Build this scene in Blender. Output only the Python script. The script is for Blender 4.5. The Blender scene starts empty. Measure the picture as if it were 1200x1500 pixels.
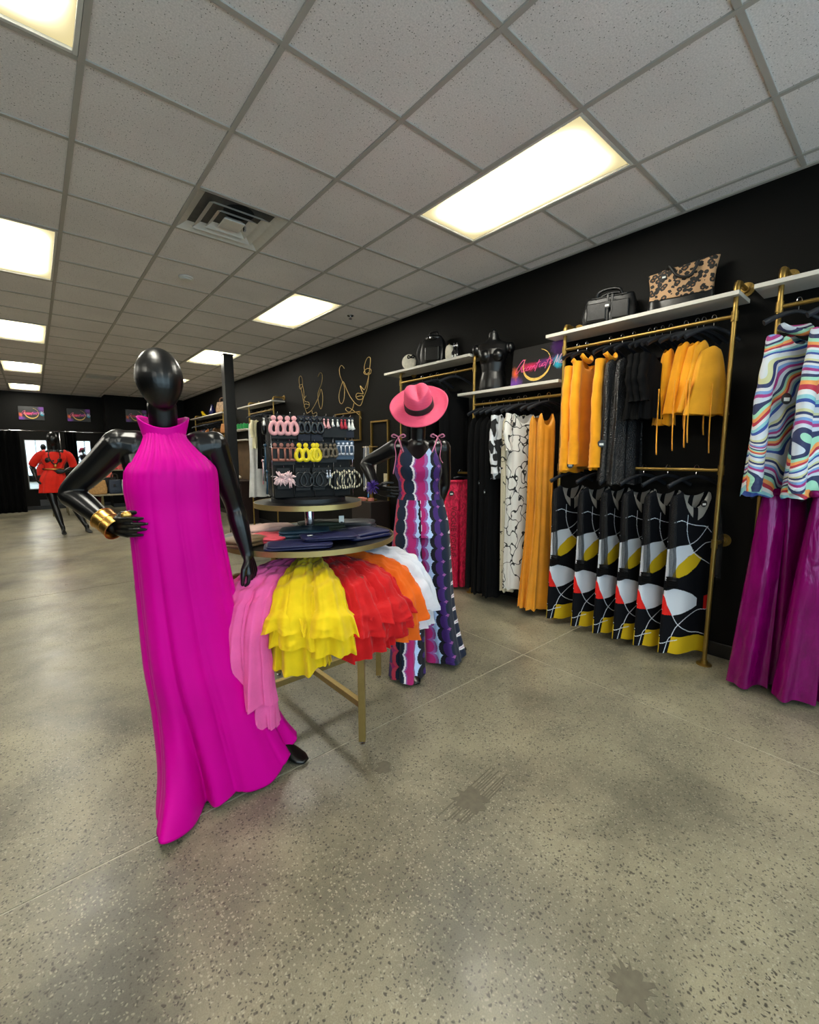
import bpy, bmesh, math, random
from mathutils import Vector, Matrix, Euler, noise

scene = bpy.context.scene
COL = scene.collection
random.seed(7)
PI = math.pi
T = 0.6096            # ceiling module
H = 3.021             # ceiling height
XW = 3.205            # right wall plane
YB = 12.55            # back wall plane
XL = -4.1             # left wall plane
YF = -4.6             # shop front plane

# ------------------------------------------------------------------ camera
cam_d = bpy.data.cameras.new('camera')
cam = bpy.data.objects.new('camera', cam_d)
COL.objects.link(cam)
cam.location = (-0.2894, -2.4281, 1.385)
cam.rotation_mode = 'XYZ'
_yaw, _pit, _rol = math.radians(40.525), math.radians(7.319), math.radians(-0.104)
_F = Vector((math.sin(_yaw) * math.cos(_pit), math.cos(_yaw) * math.cos(_pit), -math.sin(_pit)))
_R = Vector((math.cos(_yaw), -math.sin(_yaw), 0))
_U = _R.cross(_F)
_R2 = _R * math.cos(_rol) + _U * math.sin(_rol)
_U2 = -_R * math.sin(_rol) + _U * math.cos(_rol)
cam.rotation_euler = Matrix((_R2, _U2, -_F)).transposed().to_euler()
cam_d.sensor_fit = 'VERTICAL'
cam_d.sensor_height = 36.0
cam_d.lens = 639.25 / 1500 * 36.0
cam_d.clip_start = 0.02
cam_d.clip_end = 200
scene.camera = cam

# ------------------------------------------------------------------ world (daylight outside the shop front)
world = bpy.data.worlds.new('world')
scene.world = world
world.use_nodes = True
_bg = world.node_tree.nodes['Background']
_bg.inputs[0].default_value = (0.62, 0.87, 1.0, 1)
_bg.inputs[1].default_value = 1.7
TROFFER_STRENGTH = 14.0

# ------------------------------------------------------------------ exposure
scene.view_settings.view_transform = 'Standard'
scene.view_settings.look = 'None'
scene.view_settings.gamma = 1.0
scene.view_settings.use_curve_mapping = False
scene.view_settings.exposure = 1.32

# ------------------------------------------------------------------ helpers: colour and materials
def lin(r, g, b):
    def f(c):
        c /= 255.0
        return c / 12.92 if c <= 0.04045 else ((c + 0.055) / 1.055) ** 2.4
    return (f(r), f(g), f(b), 1.0)

class NT:
    """small node-tree helper around one material"""
    def __init__(self, name):
        self.m = bpy.data.materials.new(name)
        self.m.use_nodes = True
        self.t = self.m.node_tree
        self.b = self.t.nodes['Principled BSDF']
        self.out = self.t.nodes['Material Output']
    def n(self, kind, **kw):
        nd = self.t.nodes.new(kind)
        for k, v in kw.items():
            if k.startswith('i_'):
                nd.inputs[k[2:]].default_value = v
            elif k.startswith('n_'):
                nd.inputs[int(k[2:])].default_value = v
            else:
                setattr(nd, k, v)
        return nd
    def l(self, a, b):
        self.t.links.new(a, b)
    def ramp(self, fac, stops, interp='LINEAR'):
        r = self.n('ShaderNodeValToRGB')
        cr = r.color_ramp
        cr.interpolation = interp
        while len(cr.elements) < len(stops):
            cr.elements.new(0.5)
        for e, (p, c) in zip(cr.elements, stops):
            e.position = p
            e.color = c
        self.l(fac, r.inputs[0])
        return r
    def mix(self, fac, a, b, mode='MIX'):
        m = self.n('ShaderNodeMix', data_type='RGBA', blend_type=mode)
        for sock, v in ((m.inputs[0], fac), (m.inputs[6], a), (m.inputs[7], b)):
            if hasattr(v, 'links'):
                self.l(v, sock)
            else:
                sock.default_value = v
        return m.outputs[2]
    def coord(self, which='Object', scale=None):
        tc = self.n('ShaderNodeTexCoord')
        o = tc.outputs[which]
        if scale is not None:
            mp = self.n('ShaderNodeMapping')
            mp.inputs['Scale'].default_value = scale
            self.l(o, mp.inputs[0])
            o = mp.outputs[0]
        return o
    def bump(self, height, strength=0.2, dist=0.01):
        b = self.n('ShaderNodeBump')
        b.inputs['Strength'].default_value = strength
        b.inputs['Distance'].default_value = dist
        self.l(height, b.inputs['Height'])
        self.l(b.outputs[0], self.b.inputs['Normal'])

MATS = {}
def plain(name, rgb, rough=0.6, metal=0.0, spec=0.5, var=0.12, scale=30.0, bump=0.0, sheen=0.0, coat=0.0):
    """principled with a soft procedural variation of its own colour"""
    if name in MATS:
        return MATS[name]
    k = NT(name)
    c = lin(*rgb)
    co = k.coord()
    nz = k.n('ShaderNodeTexNoise', i_Scale=scale, i_Detail=3.0)
    k.l(co, nz.inputs['Vector'])
    d = tuple(x * (1 - var) for x in c[:3]) + (1,)
    e = tuple(min(1, x * (1 + var)) for x in c[:3]) + (1,)
    r = k.ramp(nz.outputs[0], [(0.3, d), (0.7, e)])
    k.l(r.outputs[0], k.b.inputs['Base Color'])
    k.b.inputs['Roughness'].default_value = rough
    k.b.inputs['Metallic'].default_value = metal
    k.b.inputs['Specular IOR Level'].default_value = spec
    k.b.inputs['Sheen Weight'].default_value = sheen
    k.b.inputs['Coat Weight'].default_value = coat
    if bump:
        k.bump(nz.outputs[0], bump, 0.004)
    MATS[name] = k.m
    return k.m

def cloth(name, rgb, rough=0.8, sheen=0.25, weave=500.0, bump=0.15, spec=0.25, trans=0.0, crumple=0.0):
    if name in MATS:
        return MATS[name]
    k = NT(name)
    c = lin(*rgb)
    co = k.coord()
    nz = k.n('ShaderNodeTexNoise', i_Scale=weave, i_Detail=2.0)
    k.l(co, nz.inputs['Vector'])
    n2 = k.n('ShaderNodeTexNoise', i_Scale=9.0, i_Detail=3.0)
    k.l(co, n2.inputs['Vector'])
    r = k.ramp(n2.outputs[0], [(0.3, tuple(x * 0.9 for x in c[:3]) + (1,)), (0.7, tuple(min(1, x * 1.08) for x in c[:3]) + (1,))])
    k.l(r.outputs[0], k.b.inputs['Base Color'])
    k.b.inputs['Roughness'].default_value = rough
    k.b.inputs['Specular IOR Level'].default_value = spec
    k.b.inputs['Sheen Weight'].default_value = sheen
    k.bump(nz.outputs[0], bump, 0.001)
    if crumple:
        n3 = k.n('ShaderNodeTexNoise', i_Scale=13.0, i_Detail=4.0, i_Roughness=0.55, i_Distortion=1.2)
        k.l(co, n3.inputs['Vector'])
        k.bump(n3.outputs[0], crumple, 0.03)
    if trans:
        tr = k.n('ShaderNodeBsdfTranslucent')
        k.l(r.outputs[0], tr.inputs[0])
        mx = k.n('ShaderNodeMixShader')
        mx.inputs[0].default_value = trans
        k.l(k.b.outputs[0], mx.inputs[1]); k.l(tr.outputs[0], mx.inputs[2])
        k.l(mx.outputs[0], k.out.inputs[0])
    MATS[name] = k.m
    return k.m

def attr_cloth(name, rough=0.75, sheen=0.2, spec=0.3):
    """cloth whose printed pattern is stored per face in the attribute 'print'"""
    if name in MATS:
        return MATS[name]
    k = NT(name)
    a = k.n('ShaderNodeAttribute', attribute_name='print')
    k.l(a.outputs['Color'], k.b.inputs['Base Color'])
    k.b.inputs['Roughness'].default_value = rough
    k.b.inputs['Sheen Weight'].default_value = sheen
    k.b.inputs['Specular IOR Level'].default_value = spec
    nz = k.n('ShaderNodeTexNoise', i_Scale=400.0)
    k.l(k.coord(), nz.inputs['Vector'])
    k.bump(nz.outputs[0], 0.1, 0.001)
    MATS[name] = k.m
    return k.m

# ------------------------------------------------------------------ helpers: meshes
class MB:
    def __init__(self):
        self.v, self.f, self.c = [], [], []
    def add(self, vs, fs):
        o = len(self.v)
        self.v += [tuple(p) for p in vs]
        self.f += [tuple(i + o for i in f) for f in fs]
    def box(self, c, s, rz=0.0, ry=0.0, rx=0.0):
        m = Euler((rx, ry, rz)).to_matrix()
        vs = []
        for dz in (-.5, .5):
            for dx, dy in ((-.5, -.5), (.5, -.5), (.5, .5), (-.5, .5)):
                vs.append(Vector(c) + m @ Vector((dx * s[0], dy * s[1], dz * s[2])))
        self.add(vs, [(3, 2, 1, 0), (4, 5, 6, 7), (0, 1, 5, 4), (1, 2, 6, 5), (2, 3, 7, 6), (3, 0, 4, 7)])
        return self
    def rings(self, rings, cap=True, closed=False):
        n = len(rings[0])
        vs = [p for r in rings for p in r]
        fs = []
        m = len(rings)
        for i in range(m if closed else m - 1):
            a, b = i * n, ((i + 1) % m) * n
            for j in range(n):
                k = (j + 1) % n
                fs.append((a + j, a + k, b + k, b + j))
        if cap and not closed:
            fs.append(tuple(range(n - 1, -1, -1)))
            fs.append(tuple(range((m - 1) * n, m * n)))
        self.add(vs, fs)
        return self
    def tube(self, pts, r, n=8, cap=True, closed=False, flat=1.0):
        pts = [Vector(p) for p in pts]
        m = len(pts)
        rs = list(r) if isinstance(r, (list, tuple)) else [r] * m
        ref = None
        rings = []
        for i, p in enumerate(pts):
            if closed:
                t = pts[(i + 1) % m] - pts[i - 1]
            else:
                t = pts[min(i + 1, m - 1)] - pts[max(i - 1, 0)]
            if t.length < 1e-9:
                t = Vector((0, 0, 1))
            t.normalize()
            if ref is None:
                ref = t.orthogonal().normalized()
                if flat != 1.0:
                    up = Vector((0, 0, 1))
                    ref = (up - t * up.dot(t))
                    ref = ref.normalized() if ref.length > 1e-3 else t.orthogonal().normalized()
            else:
                ref = (ref - t * ref.dot(t))
                ref = ref.normalized() if ref.length > 1e-6 else t.orthogonal().normalized()
            bi = t.cross(ref)
            rings.append([p + ref * (rs[i] * math.cos(2 * PI * j / n)) + bi * (rs[i] * flat * math.sin(2 * PI * j / n)) for j in range(n)])
        return self.rings(rings, cap, closed)
    def lathe(self, prof, c=(0, 0, 0), n=32, cap=True):
        rings = [[(c[0] + r * math.cos(2 * PI * j / n), c[1] + r * math.sin(2 * PI * j / n), c[2] + z) for j in range(n)] for r, z in prof]
        return self.rings(rings, cap)
    def ball(self, c, r, n=12, m=8):
        rx, ry, rz = r if isinstance(r, (list, tuple)) else (r, r, r)
        rings = []
        for i in range(m + 1):
            a = -PI / 2 + PI * (0.02 + 0.96 * i / m)
            rings.append([(c[0] + rx * math.cos(a) * math.cos(2 * PI * j / n), c[1] + ry * math.cos(a) * math.sin(2 * PI * j / n), c[2] + rz * math.sin(a)) for j in range(n)])
        return self.rings(rings)
    def prism(self, poly, axis, a, b):
        """polygon (2D) extruded along an axis: 0 x, 1 y, 2 z"""
        def P(p, h):
            return {0: (h, p[0], p[1]), 1: (p[0], h, p[1]), 2: (p[0], p[1], h)}[axis]
        return self.rings([[P(p, a) for p in poly], [P(p, b) for p in poly]])
    def grid(self, fn, nu, nv, closed=False):
        vs = [fn(i / (nu if closed else nu - 1) if nu > 1 else 0, j / (nv - 1)) for j in range(nv) for i in range(nu)]
        fs = []
        for j in range(nv - 1):
            for i in range(nu if closed else nu - 1):
                k = (i + 1) % nu
                fs.append((j * nu + i, j * nu + k, (j + 1) * nu + k, (j + 1) * nu + i))
        self.add(vs, fs)
        return self
    def mesh(self, name, mat, smooth=False, recalc=True):
        me = bpy.data.meshes.new(name)
        me.from_pydata(self.v, [], self.f)
        if recalc:
            bm = bmesh.new(); bm.from_mesh(me)
            bmesh.ops.recalc_face_normals(bm, faces=bm.faces)
            bm.to_mesh(me); bm.free()
        if mat:
            me.materials.append(mat)
        if smooth:
            me.shade_smooth()
            if smooth == 'auto':
                me.set_sharp_from_angle(angle=math.radians(42))
        me.update()
        return me

def link(name, me, parent=None, loc=None, rz=None):
    o = bpy.data.objects.new(name, me)
    COL.objects.link(o)
    if parent is not None:
        o.parent = parent
    if loc is not None:
        o.location = loc
    if rz is not None:
        o.rotation_euler = (0, 0, rz)
    return o
def obj(name, mb, mat, parent=None, smooth=False, bevel=0.0, solid=0.0, loc=None, rz=None, recalc=True):
    o = link(name, mb.mesh(name, mat, smooth, recalc), parent, loc, rz)
    if solid:
        md = o.modifiers.new('solid', 'SOLIDIFY'); md.thickness = solid; md.offset = 0
    if bevel:
        md = o.modifiers.new('bevel', 'BEVEL'); md.width = bevel; md.segments = 2; md.limit_method = 'ANGLE'
    return o
def thing(name, label, cat, loc=(0, 0, 0), rz=0.0, group=None):
    o = link(name, None, None, loc, rz)
    o.empty_display_size = 0.05
    return tag(o, label, cat, group)
def tag(o, label, cat, group=None):
    o['label'] = label; o['category'] = cat
    if group:
        o['group'] = group
    return o
def struct(o, label=None):
    o['kind'] = 'structure'
    if label:
        o['label'] = label
    return o
def copy_tree(o, parent=None):
    c = o.copy(); COL.objects.link(c); c.parent = parent
    for ch in list(o.children):
        copy_tree(ch, c)
    return c
def lerp_rows(rows, t):
    """rows: tuples whose first item is the key 0..1; smooth cubic interpolation without kinks"""
    if t <= rows[0][0]:
        return rows[0][1:]
    n = len(rows)
    for i in range(n - 1):
        a, b = rows[i], rows[i + 1]
        if t <= b[0]:
            h = b[0] - a[0]; k = (t - a[0]) / h
            p = rows[i - 1] if i > 0 else None
            q = rows[i + 2] if i + 2 < n else None
            out = []
            for c in range(1, len(a)):
                d = (b[c] - a[c]) / h
                m0 = d if p is None else (lambda e: 0.0 if e * d <= 0 else 2 * e * d / (e + d))((a[c] - p[c]) / (a[0] - p[0]))
                m1 = d if q is None else (lambda e: 0.0 if e * d <= 0 else 2 * e * d / (e + d))((q[c] - b[c]) / (q[0] - b[0]))
                k2, k3 = k * k, k * k * k
                out.append((2 * k3 - 3 * k2 + 1) * a[c] + (k3 - 2 * k2 + k) * h * m0 + (3 * k2 - 2 * k3) * b[c] + (k3 - k2) * h * m1)
            return tuple(out)
    return rows[-1][1:]
def smooth_path(pts, sub=6, closed=False):
    pts = [Vector(p) for p in pts]
    n = len(pts); out = []
    rng = n if closed else n - 1
    for i in range(rng):
        p0 = pts[(i - 1) % n] if closed or i > 0 else pts[0]
        p1 = pts[i]; p2 = pts[(i + 1) % n]
        p3 = pts[(i + 2) % n] if closed or i + 2 < n else pts[-1]
        for s in range(sub):
            t = s / sub
            out.append(0.5 * ((2 * p1) + (p2 - p0) * t + (2 * p0 - 5 * p1 + 4 * p2 - p3) * t * t + (3 * p1 - p0 - 3 * p2 + p3) * t ** 3))
    if not closed:
        out.append(pts[-1])
    return out
def paint(me, fn):
    """store a printed colour per face: fn(face centre) -> linear rgba"""
    at = me.attributes.new('print', 'FLOAT_COLOR', 'FACE')
    vals = []
    for p in me.polygons:
        vals += list(fn(p.center, p.index))
    at.data.foreach_set('color', vals)

# ------------------------------------------------------------------ shared materials
GOLD = plain('brass_paint', (150, 122, 62), 0.36, 0.8, var=0.1, scale=12)
GOLD_FLAT = plain('gold_trim', (170, 148, 96), 0.38, 0.75, var=0.08, scale=10)
BLACKGLOSS = plain('mannequin_gloss_black', (6, 6, 7), 0.3, 0, 0.5, var=0.1, scale=8)
WHITE = plain('shelf_white', (205, 200, 190), 0.45, var=0.04, scale=6)
BLACKPL = plain('black_plastic', (12, 13, 16), 0.45, var=0.15)
CHROME = plain('chrome', (190, 190, 195), 0.12, 1.0, var=0.04)
TAGW = plain('tag_white', (225, 225, 220), 0.6, var=0.03)
BLACKCLOTH = cloth('black_cloth', (7, 7, 8), 0.85, 0.0, spec=0.12)
BLACKLEATHER = plain('black_leather', (14, 14, 15), 0.32, 0, 0.5, var=0.25, scale=140, bump=0.25)
# ------------------------------------------------------------------ floor
def floor_material():
    k = NT('polished_concrete')
    co = k.coord()
    n1 = k.n('ShaderNodeTexNoise', i_Scale=1.15, i_Detail=6.0, i_Roughness=0.62); k.l(co, n1.inputs['Vector'])
    n2 = k.n('ShaderNodeTexNoise', i_Scale=5.0, i_Detail=8.0, i_Roughness=0.7); k.l(co, n2.inputs['Vector'])
    base = k.ramp(n1.outputs[0], [(0.3, lin(82, 80, 71)), (0.48, lin(127, 121, 102)), (0.66, lin(153, 145, 121))])
    mot = k.ramp(n2.outputs[0], [(0.3, (0.86, 0.86, 0.87, 1)), (0.7, (1.08, 1.08, 1.06, 1))])
    c = k.mix(0.85, base.outputs[0], mot.outputs[0], 'MULTIPLY')
    # exposed aggregate: more of it where the slab was ground deeper
    rub = k.n('ShaderNodeTexNoise', i_Scale=0.55, i_Detail=2.0); k.l(co, rub.inputs['Vector'])
    mask = k.ramp(rub.outputs[0], [(0.3, (0.35, 0.35, 0.35, 1)), (0.5, (1, 1, 1, 1))])
    wob = k.n('ShaderNodeTexNoise', i_Scale=55.0, i_Detail=1.0); k.l(co, wob.inputs['Vector'])
    wv = k.n('ShaderNodeVectorMath', operation='SCALE'); k.l(wob.outputs['Color'], wv.inputs[0]); wv.inputs['Scale'].default_value = 0.016
    cw = k.n('ShaderNodeVectorMath', operation='ADD'); k.l(co, cw.inputs[0]); k.l(wv.outputs[0], cw.inputs[1])
    def chips(scale, keep, r0, r1):
        v = k.n('ShaderNodeTexVoronoi', i_Scale=scale, i_Randomness=1.0); k.l(cw.outputs[0], v.inputs['Vector'])
        d = k.ramp(v.outputs['Distance'], [(r0, (1, 1, 1, 1)), (r1, (0, 0, 0, 1))])
        sp = k.n('ShaderNodeSeparateColor'); k.l(v.outputs['Color'], sp.inputs[0])
        p = k.ramp(sp.outputs[0], [(keep, (1, 1, 1, 1)), (keep + .03, (0, 0, 0, 1))])
        return k.mix(1.0, k.mix(1.0, d.outputs[0], p.outputs[0], 'MULTIPLY'), mask.outputs[0], 'MULTIPLY')
    c = k.mix(chips(75.0, 0.24, 0.24, 0.42), c, lin(74, 69, 58))
    c = k.mix(chips(140.0, 0.22, 0.28, 0.5), c, lin(82, 77, 66))
    c = k.mix(chips(118.0, 0.34, 0.2, 0.5), c, lin(158, 151, 131))
    v2 = k.n('ShaderNodeTexNoise', i_Scale=260.0, i_Detail=2.0); k.l(co, v2.inputs['Vector'])
    fine = k.ramp(v2.outputs[0], [(0.35, (0.8, 0.8, 0.8, 1)), (0.65, (1.15, 1.15, 1.15, 1))])
    c = k.mix(0.6, c, fine.outputs[0], 'MULTIPLY')
    # large dark blotches, scattered by noise
    st = k.n('ShaderNodeTexNoise', i_Scale=1.7, i_Detail=4.0, i_Distortion=0.6); k.l(co, st.inputs['Vector'])
    sm = k.ramp(st.outputs[0], [(0.32, (0.48, 0.49, 0.5, 1)), (0.52, (1, 1, 1, 1))])
    c = k.mix(0.8, c, sm.outputs[0], 'MULTIPLY')
    k.l(c, k.b.inputs['Base Color'])
    rr = k.ramp(n2.outputs[0], [(0.3, (0.27, 0.27, 0.27, 1)), (0.7, (0.42, 0.42, 0.42, 1))])
    k.l(rr.outputs[0], k.b.inputs['Roughness'])
    k.b.inputs['Specular IOR Level'].default_value = 0.45
    k.bump(v2.outputs[0], 0.06, 0.002)
    return k.m
FLOORM = floor_material()
JOINT = plain('joint_filler', (176, 170, 152), 0.7, var=0.25, scale=25)
fl = struct(obj('floor', MB().box(((XL + XW) / 2, (YF + YB) / 2, -0.052), (XW - XL + 0.2, YB - YF + 0.2, 0.1)), JOINT))
ys = [YF, -0.733, 3.2, 7.1, YB + 0.05]
xs = [XL, -1.5, 2.208, XW + 0.02]
def _slab(x0, x1, y0, y1):
    g = 0.008
    o = obj('concrete_slab', MB().box(((x0 + x1) / 2, (y0 + y1) / 2, -0.021), (x1 - x0 - g, y1 - y0 - g, 0.042)), FLOORM, fl)
    return o
for a, b in zip(ys, ys[1:]):
    for c_, d in zip(xs, xs[1:]):
        _slab(c_, d, a, b)

# mortar-smear patches on the slab
def smear(cx, cy, r, n, seed, strokes):
    rnd = random.Random(seed)
    mb = MB()
    poly = []
    for i in range(n):
        a = 2 * PI * i / n
        rr = r * (0.55 + 0.6 * rnd.random())
        poly.append((cx + rr * math.cos(a), cy + rr * math.sin(a)))
    mb.prism(poly, 2, 0.0, 0.0012)
    for (dx, dy, w, l, ang) in strokes:
        mb.box((cx + dx, cy + dy, 0.0006), (l, w, 0.0011), rz=ang)
    return mb
SMEAR = plain('dried_smear', (96, 90, 74), 0.6, var=0.15, scale=40)
st = [(.02 + .012 * (i % 4), -.05 + .012 * i, .005, .26 + .05 * (i % 3), 0.1) for i in range(9)]
tag(obj('floor_smear', smear(0.95, -1.365, 0.075, 26, 3, st), SMEAR), 'dried brushed smear on the concrete below the round table', 'stain')
tag(obj('floor_smear', smear(0.787, -0.992, 0.042, 18, 5, []), SMEAR), 'small dried spot on the concrete beside the table leg', 'stain')
tag(obj('floor_smear', smear(0.79, -2.06, 0.06, 40, 9, []), SMEAR), 'patchy dried smear on the concrete at the bottom edge of the picture', 'stain')

# ------------------------------------------------------------------ walls
WALLM = plain('black_wall_paint', (12, 11, 9), 0.6, var=0.1, scale=2.0, spec=0.14)
WT = 0.12
wr = struct(obj('wall_right', MB().box((XW + WT / 2, (YF + YB) / 2, H / 2), (WT, YB - YF + 0.4, H + 0.2)), WALLM))
wb = struct(obj('wall_back', MB().box(((XL + XW) / 2, YB + WT / 2, H / 2), (XW - XL + 0.2, WT, H + 0.2)), WALLM))
struct(obj('wall_back_bay', MB().box(((1.28 + XW) / 2, (11.92 + YB) / 2, H / 2), (XW - 1.28, YB - 11.92, H)), WALLM))
wl = struct(obj('wall_left', MB().box((XL - WT / 2, (YF + YB) / 2, H / 2), (WT, YB - YF + 0.4, H + 0.2)), WALLM))
BASEM = plain('black_vinyl_base', (17, 17, 17), 0.4, var=0.1)
struct(obj('baseboard_right', MB().box((XW - 0.005, (YF + YB) / 2, 0.05), (0.01, YB - YF, 0.1)), BASEM, bevel=0.003))
struct(obj('baseboard_back', MB().box(((XL + 1.28) / 2, YB - 0.005, 0.05), (1.28 - XL, 0.01, 0.1)), BASEM, bevel=0.003))
struct(obj('baseboard_bay', MB().box(((1.28 + XW) / 2, 11.915, 0.05), (XW - 1.28, 0.01, 0.1)), BASEM, bevel=0.003))

# shop front behind the camera: piers, header, sill and three glazed bays
wf = MB()
wins = [(-3.7, -1.5), (-1.2, 0.9), (1.2, 2.9)]
px = [XL] + [v for w in wins for v in w] + [XW]
for i in range(0, len(px), 2):
    wf.box(((px[i] + px[i + 1]) / 2, YF - WT / 2, H / 2), (px[i + 1] - px[i], WT, H))
for a, b in wins:
    wf.box(((a + b) / 2, YF - WT / 2, (2.6 + H) / 2), (b - a, WT, H - 2.6))
    wf.box(((a + b) / 2, YF - WT / 2, 0.15), (b - a, WT, 0.3))
struct(obj('wall_front', wf, WALLM))
k = NT('window_glass')
tr = k.n('ShaderNodeBsdfTransparent'); gl = k.n('ShaderNodeBsdfGlossy'); gl.inputs['Roughness'].default_value = 0.02
mx = k.n('ShaderNodeMixShader'); mx.inputs[0].default_value = 0.06
k.l(tr.outputs[0], mx.inputs[1]); k.l(gl.outputs[0], mx.inputs[2]); k.l(mx.outputs[0], k.out.inputs[0])
GLASS = k.m
FRAMEM = plain('window_aluminium', (40, 40, 42), 0.4, 0.6)
for i, (a, b) in enumerate(wins):
    w = struct(link('window_%d' % (i + 1), None, None, ((a + b) / 2, YF - 0.05, 0.3)))
    hw = (b - a) / 2
    for s in (-1, 1):
        obj('window_frame', MB().box((s * (hw - 0.03), 0, 1.15), (0.06, 0.1, 2.3)), FRAMEM, w)
    obj('mullion', MB().box((0, 0, 1.15), (0.05, 0.08, 2.3)), FRAMEM, w)
    for z in (0.03, 2.27):
        obj('window_frame', MB().box((0, 0, z), (2 * hw, 0.1, 0.06)), FRAMEM, w)
    for s in (-1, 1):
        obj('pane', MB().box((s * hw / 2, 0, 1.15), (hw - 0.05, 0.008, 2.2)), GLASS, w)
    # light portal: tells the sampler where the daylight comes in
    ld = bpy.data.lights.new('daylight_portal', 'AREA'); ld.shape = 'RECTANGLE'; ld.size = b - a; ld.size_y = 2.3
    ld.cycles.is_portal = True
    lo = bpy.data.objects.new('daylight_portal', ld); COL.objects.link(lo)
    lo.location = ((a + b) / 2, YF + 0.02, 1.45); lo.rotation_euler = (-PI / 2, 0, PI)

# ------------------------------------------------------------------ ceiling
def tile_material():
    k = NT('mineral_fibre_tile')
    co = k.coord()
    g = k.n('ShaderNodeNewGeometry')
    v = k.n('ShaderNodeTexVoronoi', i_Scale=95.0); k.l(g.outputs['Position'], v.inputs['Vector'])
    d = k.ramp(v.outputs['Distance'], [(0.16, (1, 1, 1, 1)), (0.24, (0, 0, 0, 1))])
    s = k.n('ShaderNodeSeparateColor'); k.l(v.outputs['Color'], s.inputs[0])
    p = k.ramp(s.outputs[0], [(0.34, (1, 1, 1, 1)), (0.38, (0, 0, 0, 1))])
    hole = k.mix(1.0, d.outputs[0], p.outputs[0], 'MULTIPLY')
    n = k.n('ShaderNodeTexNoise', i_Scale=1.5, i_Detail=3.0); k.l(g.outputs['Position'], n.inputs['Vector'])
    c = k.ramp(n.outputs[0], [(0.3, lin(228, 222, 221)), (0.7, lin(240, 234, 233))])
    n2 = k.n('ShaderNodeTexNoise', i_Scale=140.0, i_Detail=3.0); k.l(g.outputs['Position'], n2.inputs['Vector'])
    f = k.ramp(n2.outputs[0], [(0.35, (0.88, 0.88, 0.88, 1)), (0.65, (1.06, 1.06, 1.06, 1))])
    c2 = k.mix(1.0, c.outputs[0], f.outputs[0], 'MULTIPLY')
    k.l(k.mix(hole, c2, lin(112, 108, 106)), k.b.inputs['Base Color'])
    k.b.inputs['Roughness'].default_value = 0.95
    k.b.inputs['Specular IOR Level'].default_value = 0.1
    k.bump(n2.outputs[0], 0.25, 0.003)
    return k.m
TILEM = tile_material()
TEEM = plain('ceiling_tee_white', (176, 171, 164), 0.5, var=0.04, scale=5)
PLENUM = plain('plenum_grey', (70, 70, 70), 0.9)
ce = struct(obj('ceiling', MB().box(((XL + XW) / 2, (YF + YB) / 2, H + 0.16), (XW - XL + 0.3, YB - YF + 0.3, 0.06)), PLENUM))
fix = [(ix, iy) for ix in (-5, -1, 3) for iy in (-7, -2, 3, 8, 13, 18) if (ix, iy) != (3, 18)]
cover = set()
for ix, iy in fix:
    cover.add((ix, iy)); cover.add((ix, iy + 1))
DIFF = (1, 1); RET = (1, 14)
cover.add(DIFF); cover.add(RET)
def tile_mb(w, l):
    e = 0.004
    return MB().box((0, 0, 0.008), (w - e, l - e, 0.016))
tile_me = tile_mb(T, T).mesh('ceiling_tile', TILEM)
far_mb = MB()
for i in range(-7, 6):
    for j in range(-8, 21):
        if (i, j) in cover:
            continue
        x0, x1 = i * T, (i + 1) * T
        y0, y1 = j * T, (j + 1) * T
        if i == 5: x1 = XW
        if j == 20: y1 = YB
        if i == -7: x0 = XL
        if x1 <= XL or y1 <= YF: continue
        cx_, cy_ = (x0 + x1) / 2, (y0 + y1) / 2
        full = abs(x1 - x0 - T) < 1e-3 and abs(y1 - y0 - T) < 1e-3
        inview = (-4 <= i <= 5 and -4 <= j <= 20)
        if inview:
            if full:
                o = link('ceiling_tile', tile_me, ce, (cx_, cy_, H))
            else:
                o = obj('ceiling_tile', tile_mb(x1 - x0, y1 - y0), TILEM, ce, loc=(cx_, cy_, H))
        else:
            far_mb.box((cx_, cy_, H + 0.008), (x1 - x0 - .004, y1 - y0 - .004, 0.016))
o = obj('outer_tiles', far_mb, TILEM, ce); o['kind'] = 'stuff'
for i in range(-6, 6):
    obj('main_tee', MB().box((i * T, (YF + YB) / 2, H - 0.003), (0.024, YB - YF, 0.012)), TEEM, ce)
for j in range(-7, 21):
    cuts = sorted(ix for ix, iy in fix if iy + 1 == j)
    x0 = XL
    for ix in cuts + [None]:
        x1 = XW if ix is None else ix * T
        if x1 - x0 > 0.05:
            obj('cross_tee', MB().box(((x0 + x1) / 2, j * T, H - 0.0025), (x1 - x0, 0.024, 0.009)), TEEM, ce)
        if ix is not None:
            x0 = (ix + 1) * T
obj('wall_angle', MB().box((XW - 0.012, (YF + YB) / 2, H - 0.003), (0.024, YB - YF, 0.012)), TEEM, ce)
obj('wall_angle', MB().box(((XL + XW) / 2, YB - 0.012, H - 0.003), (XW - XL, 0.024, 0.012)), TEEM, ce)

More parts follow.
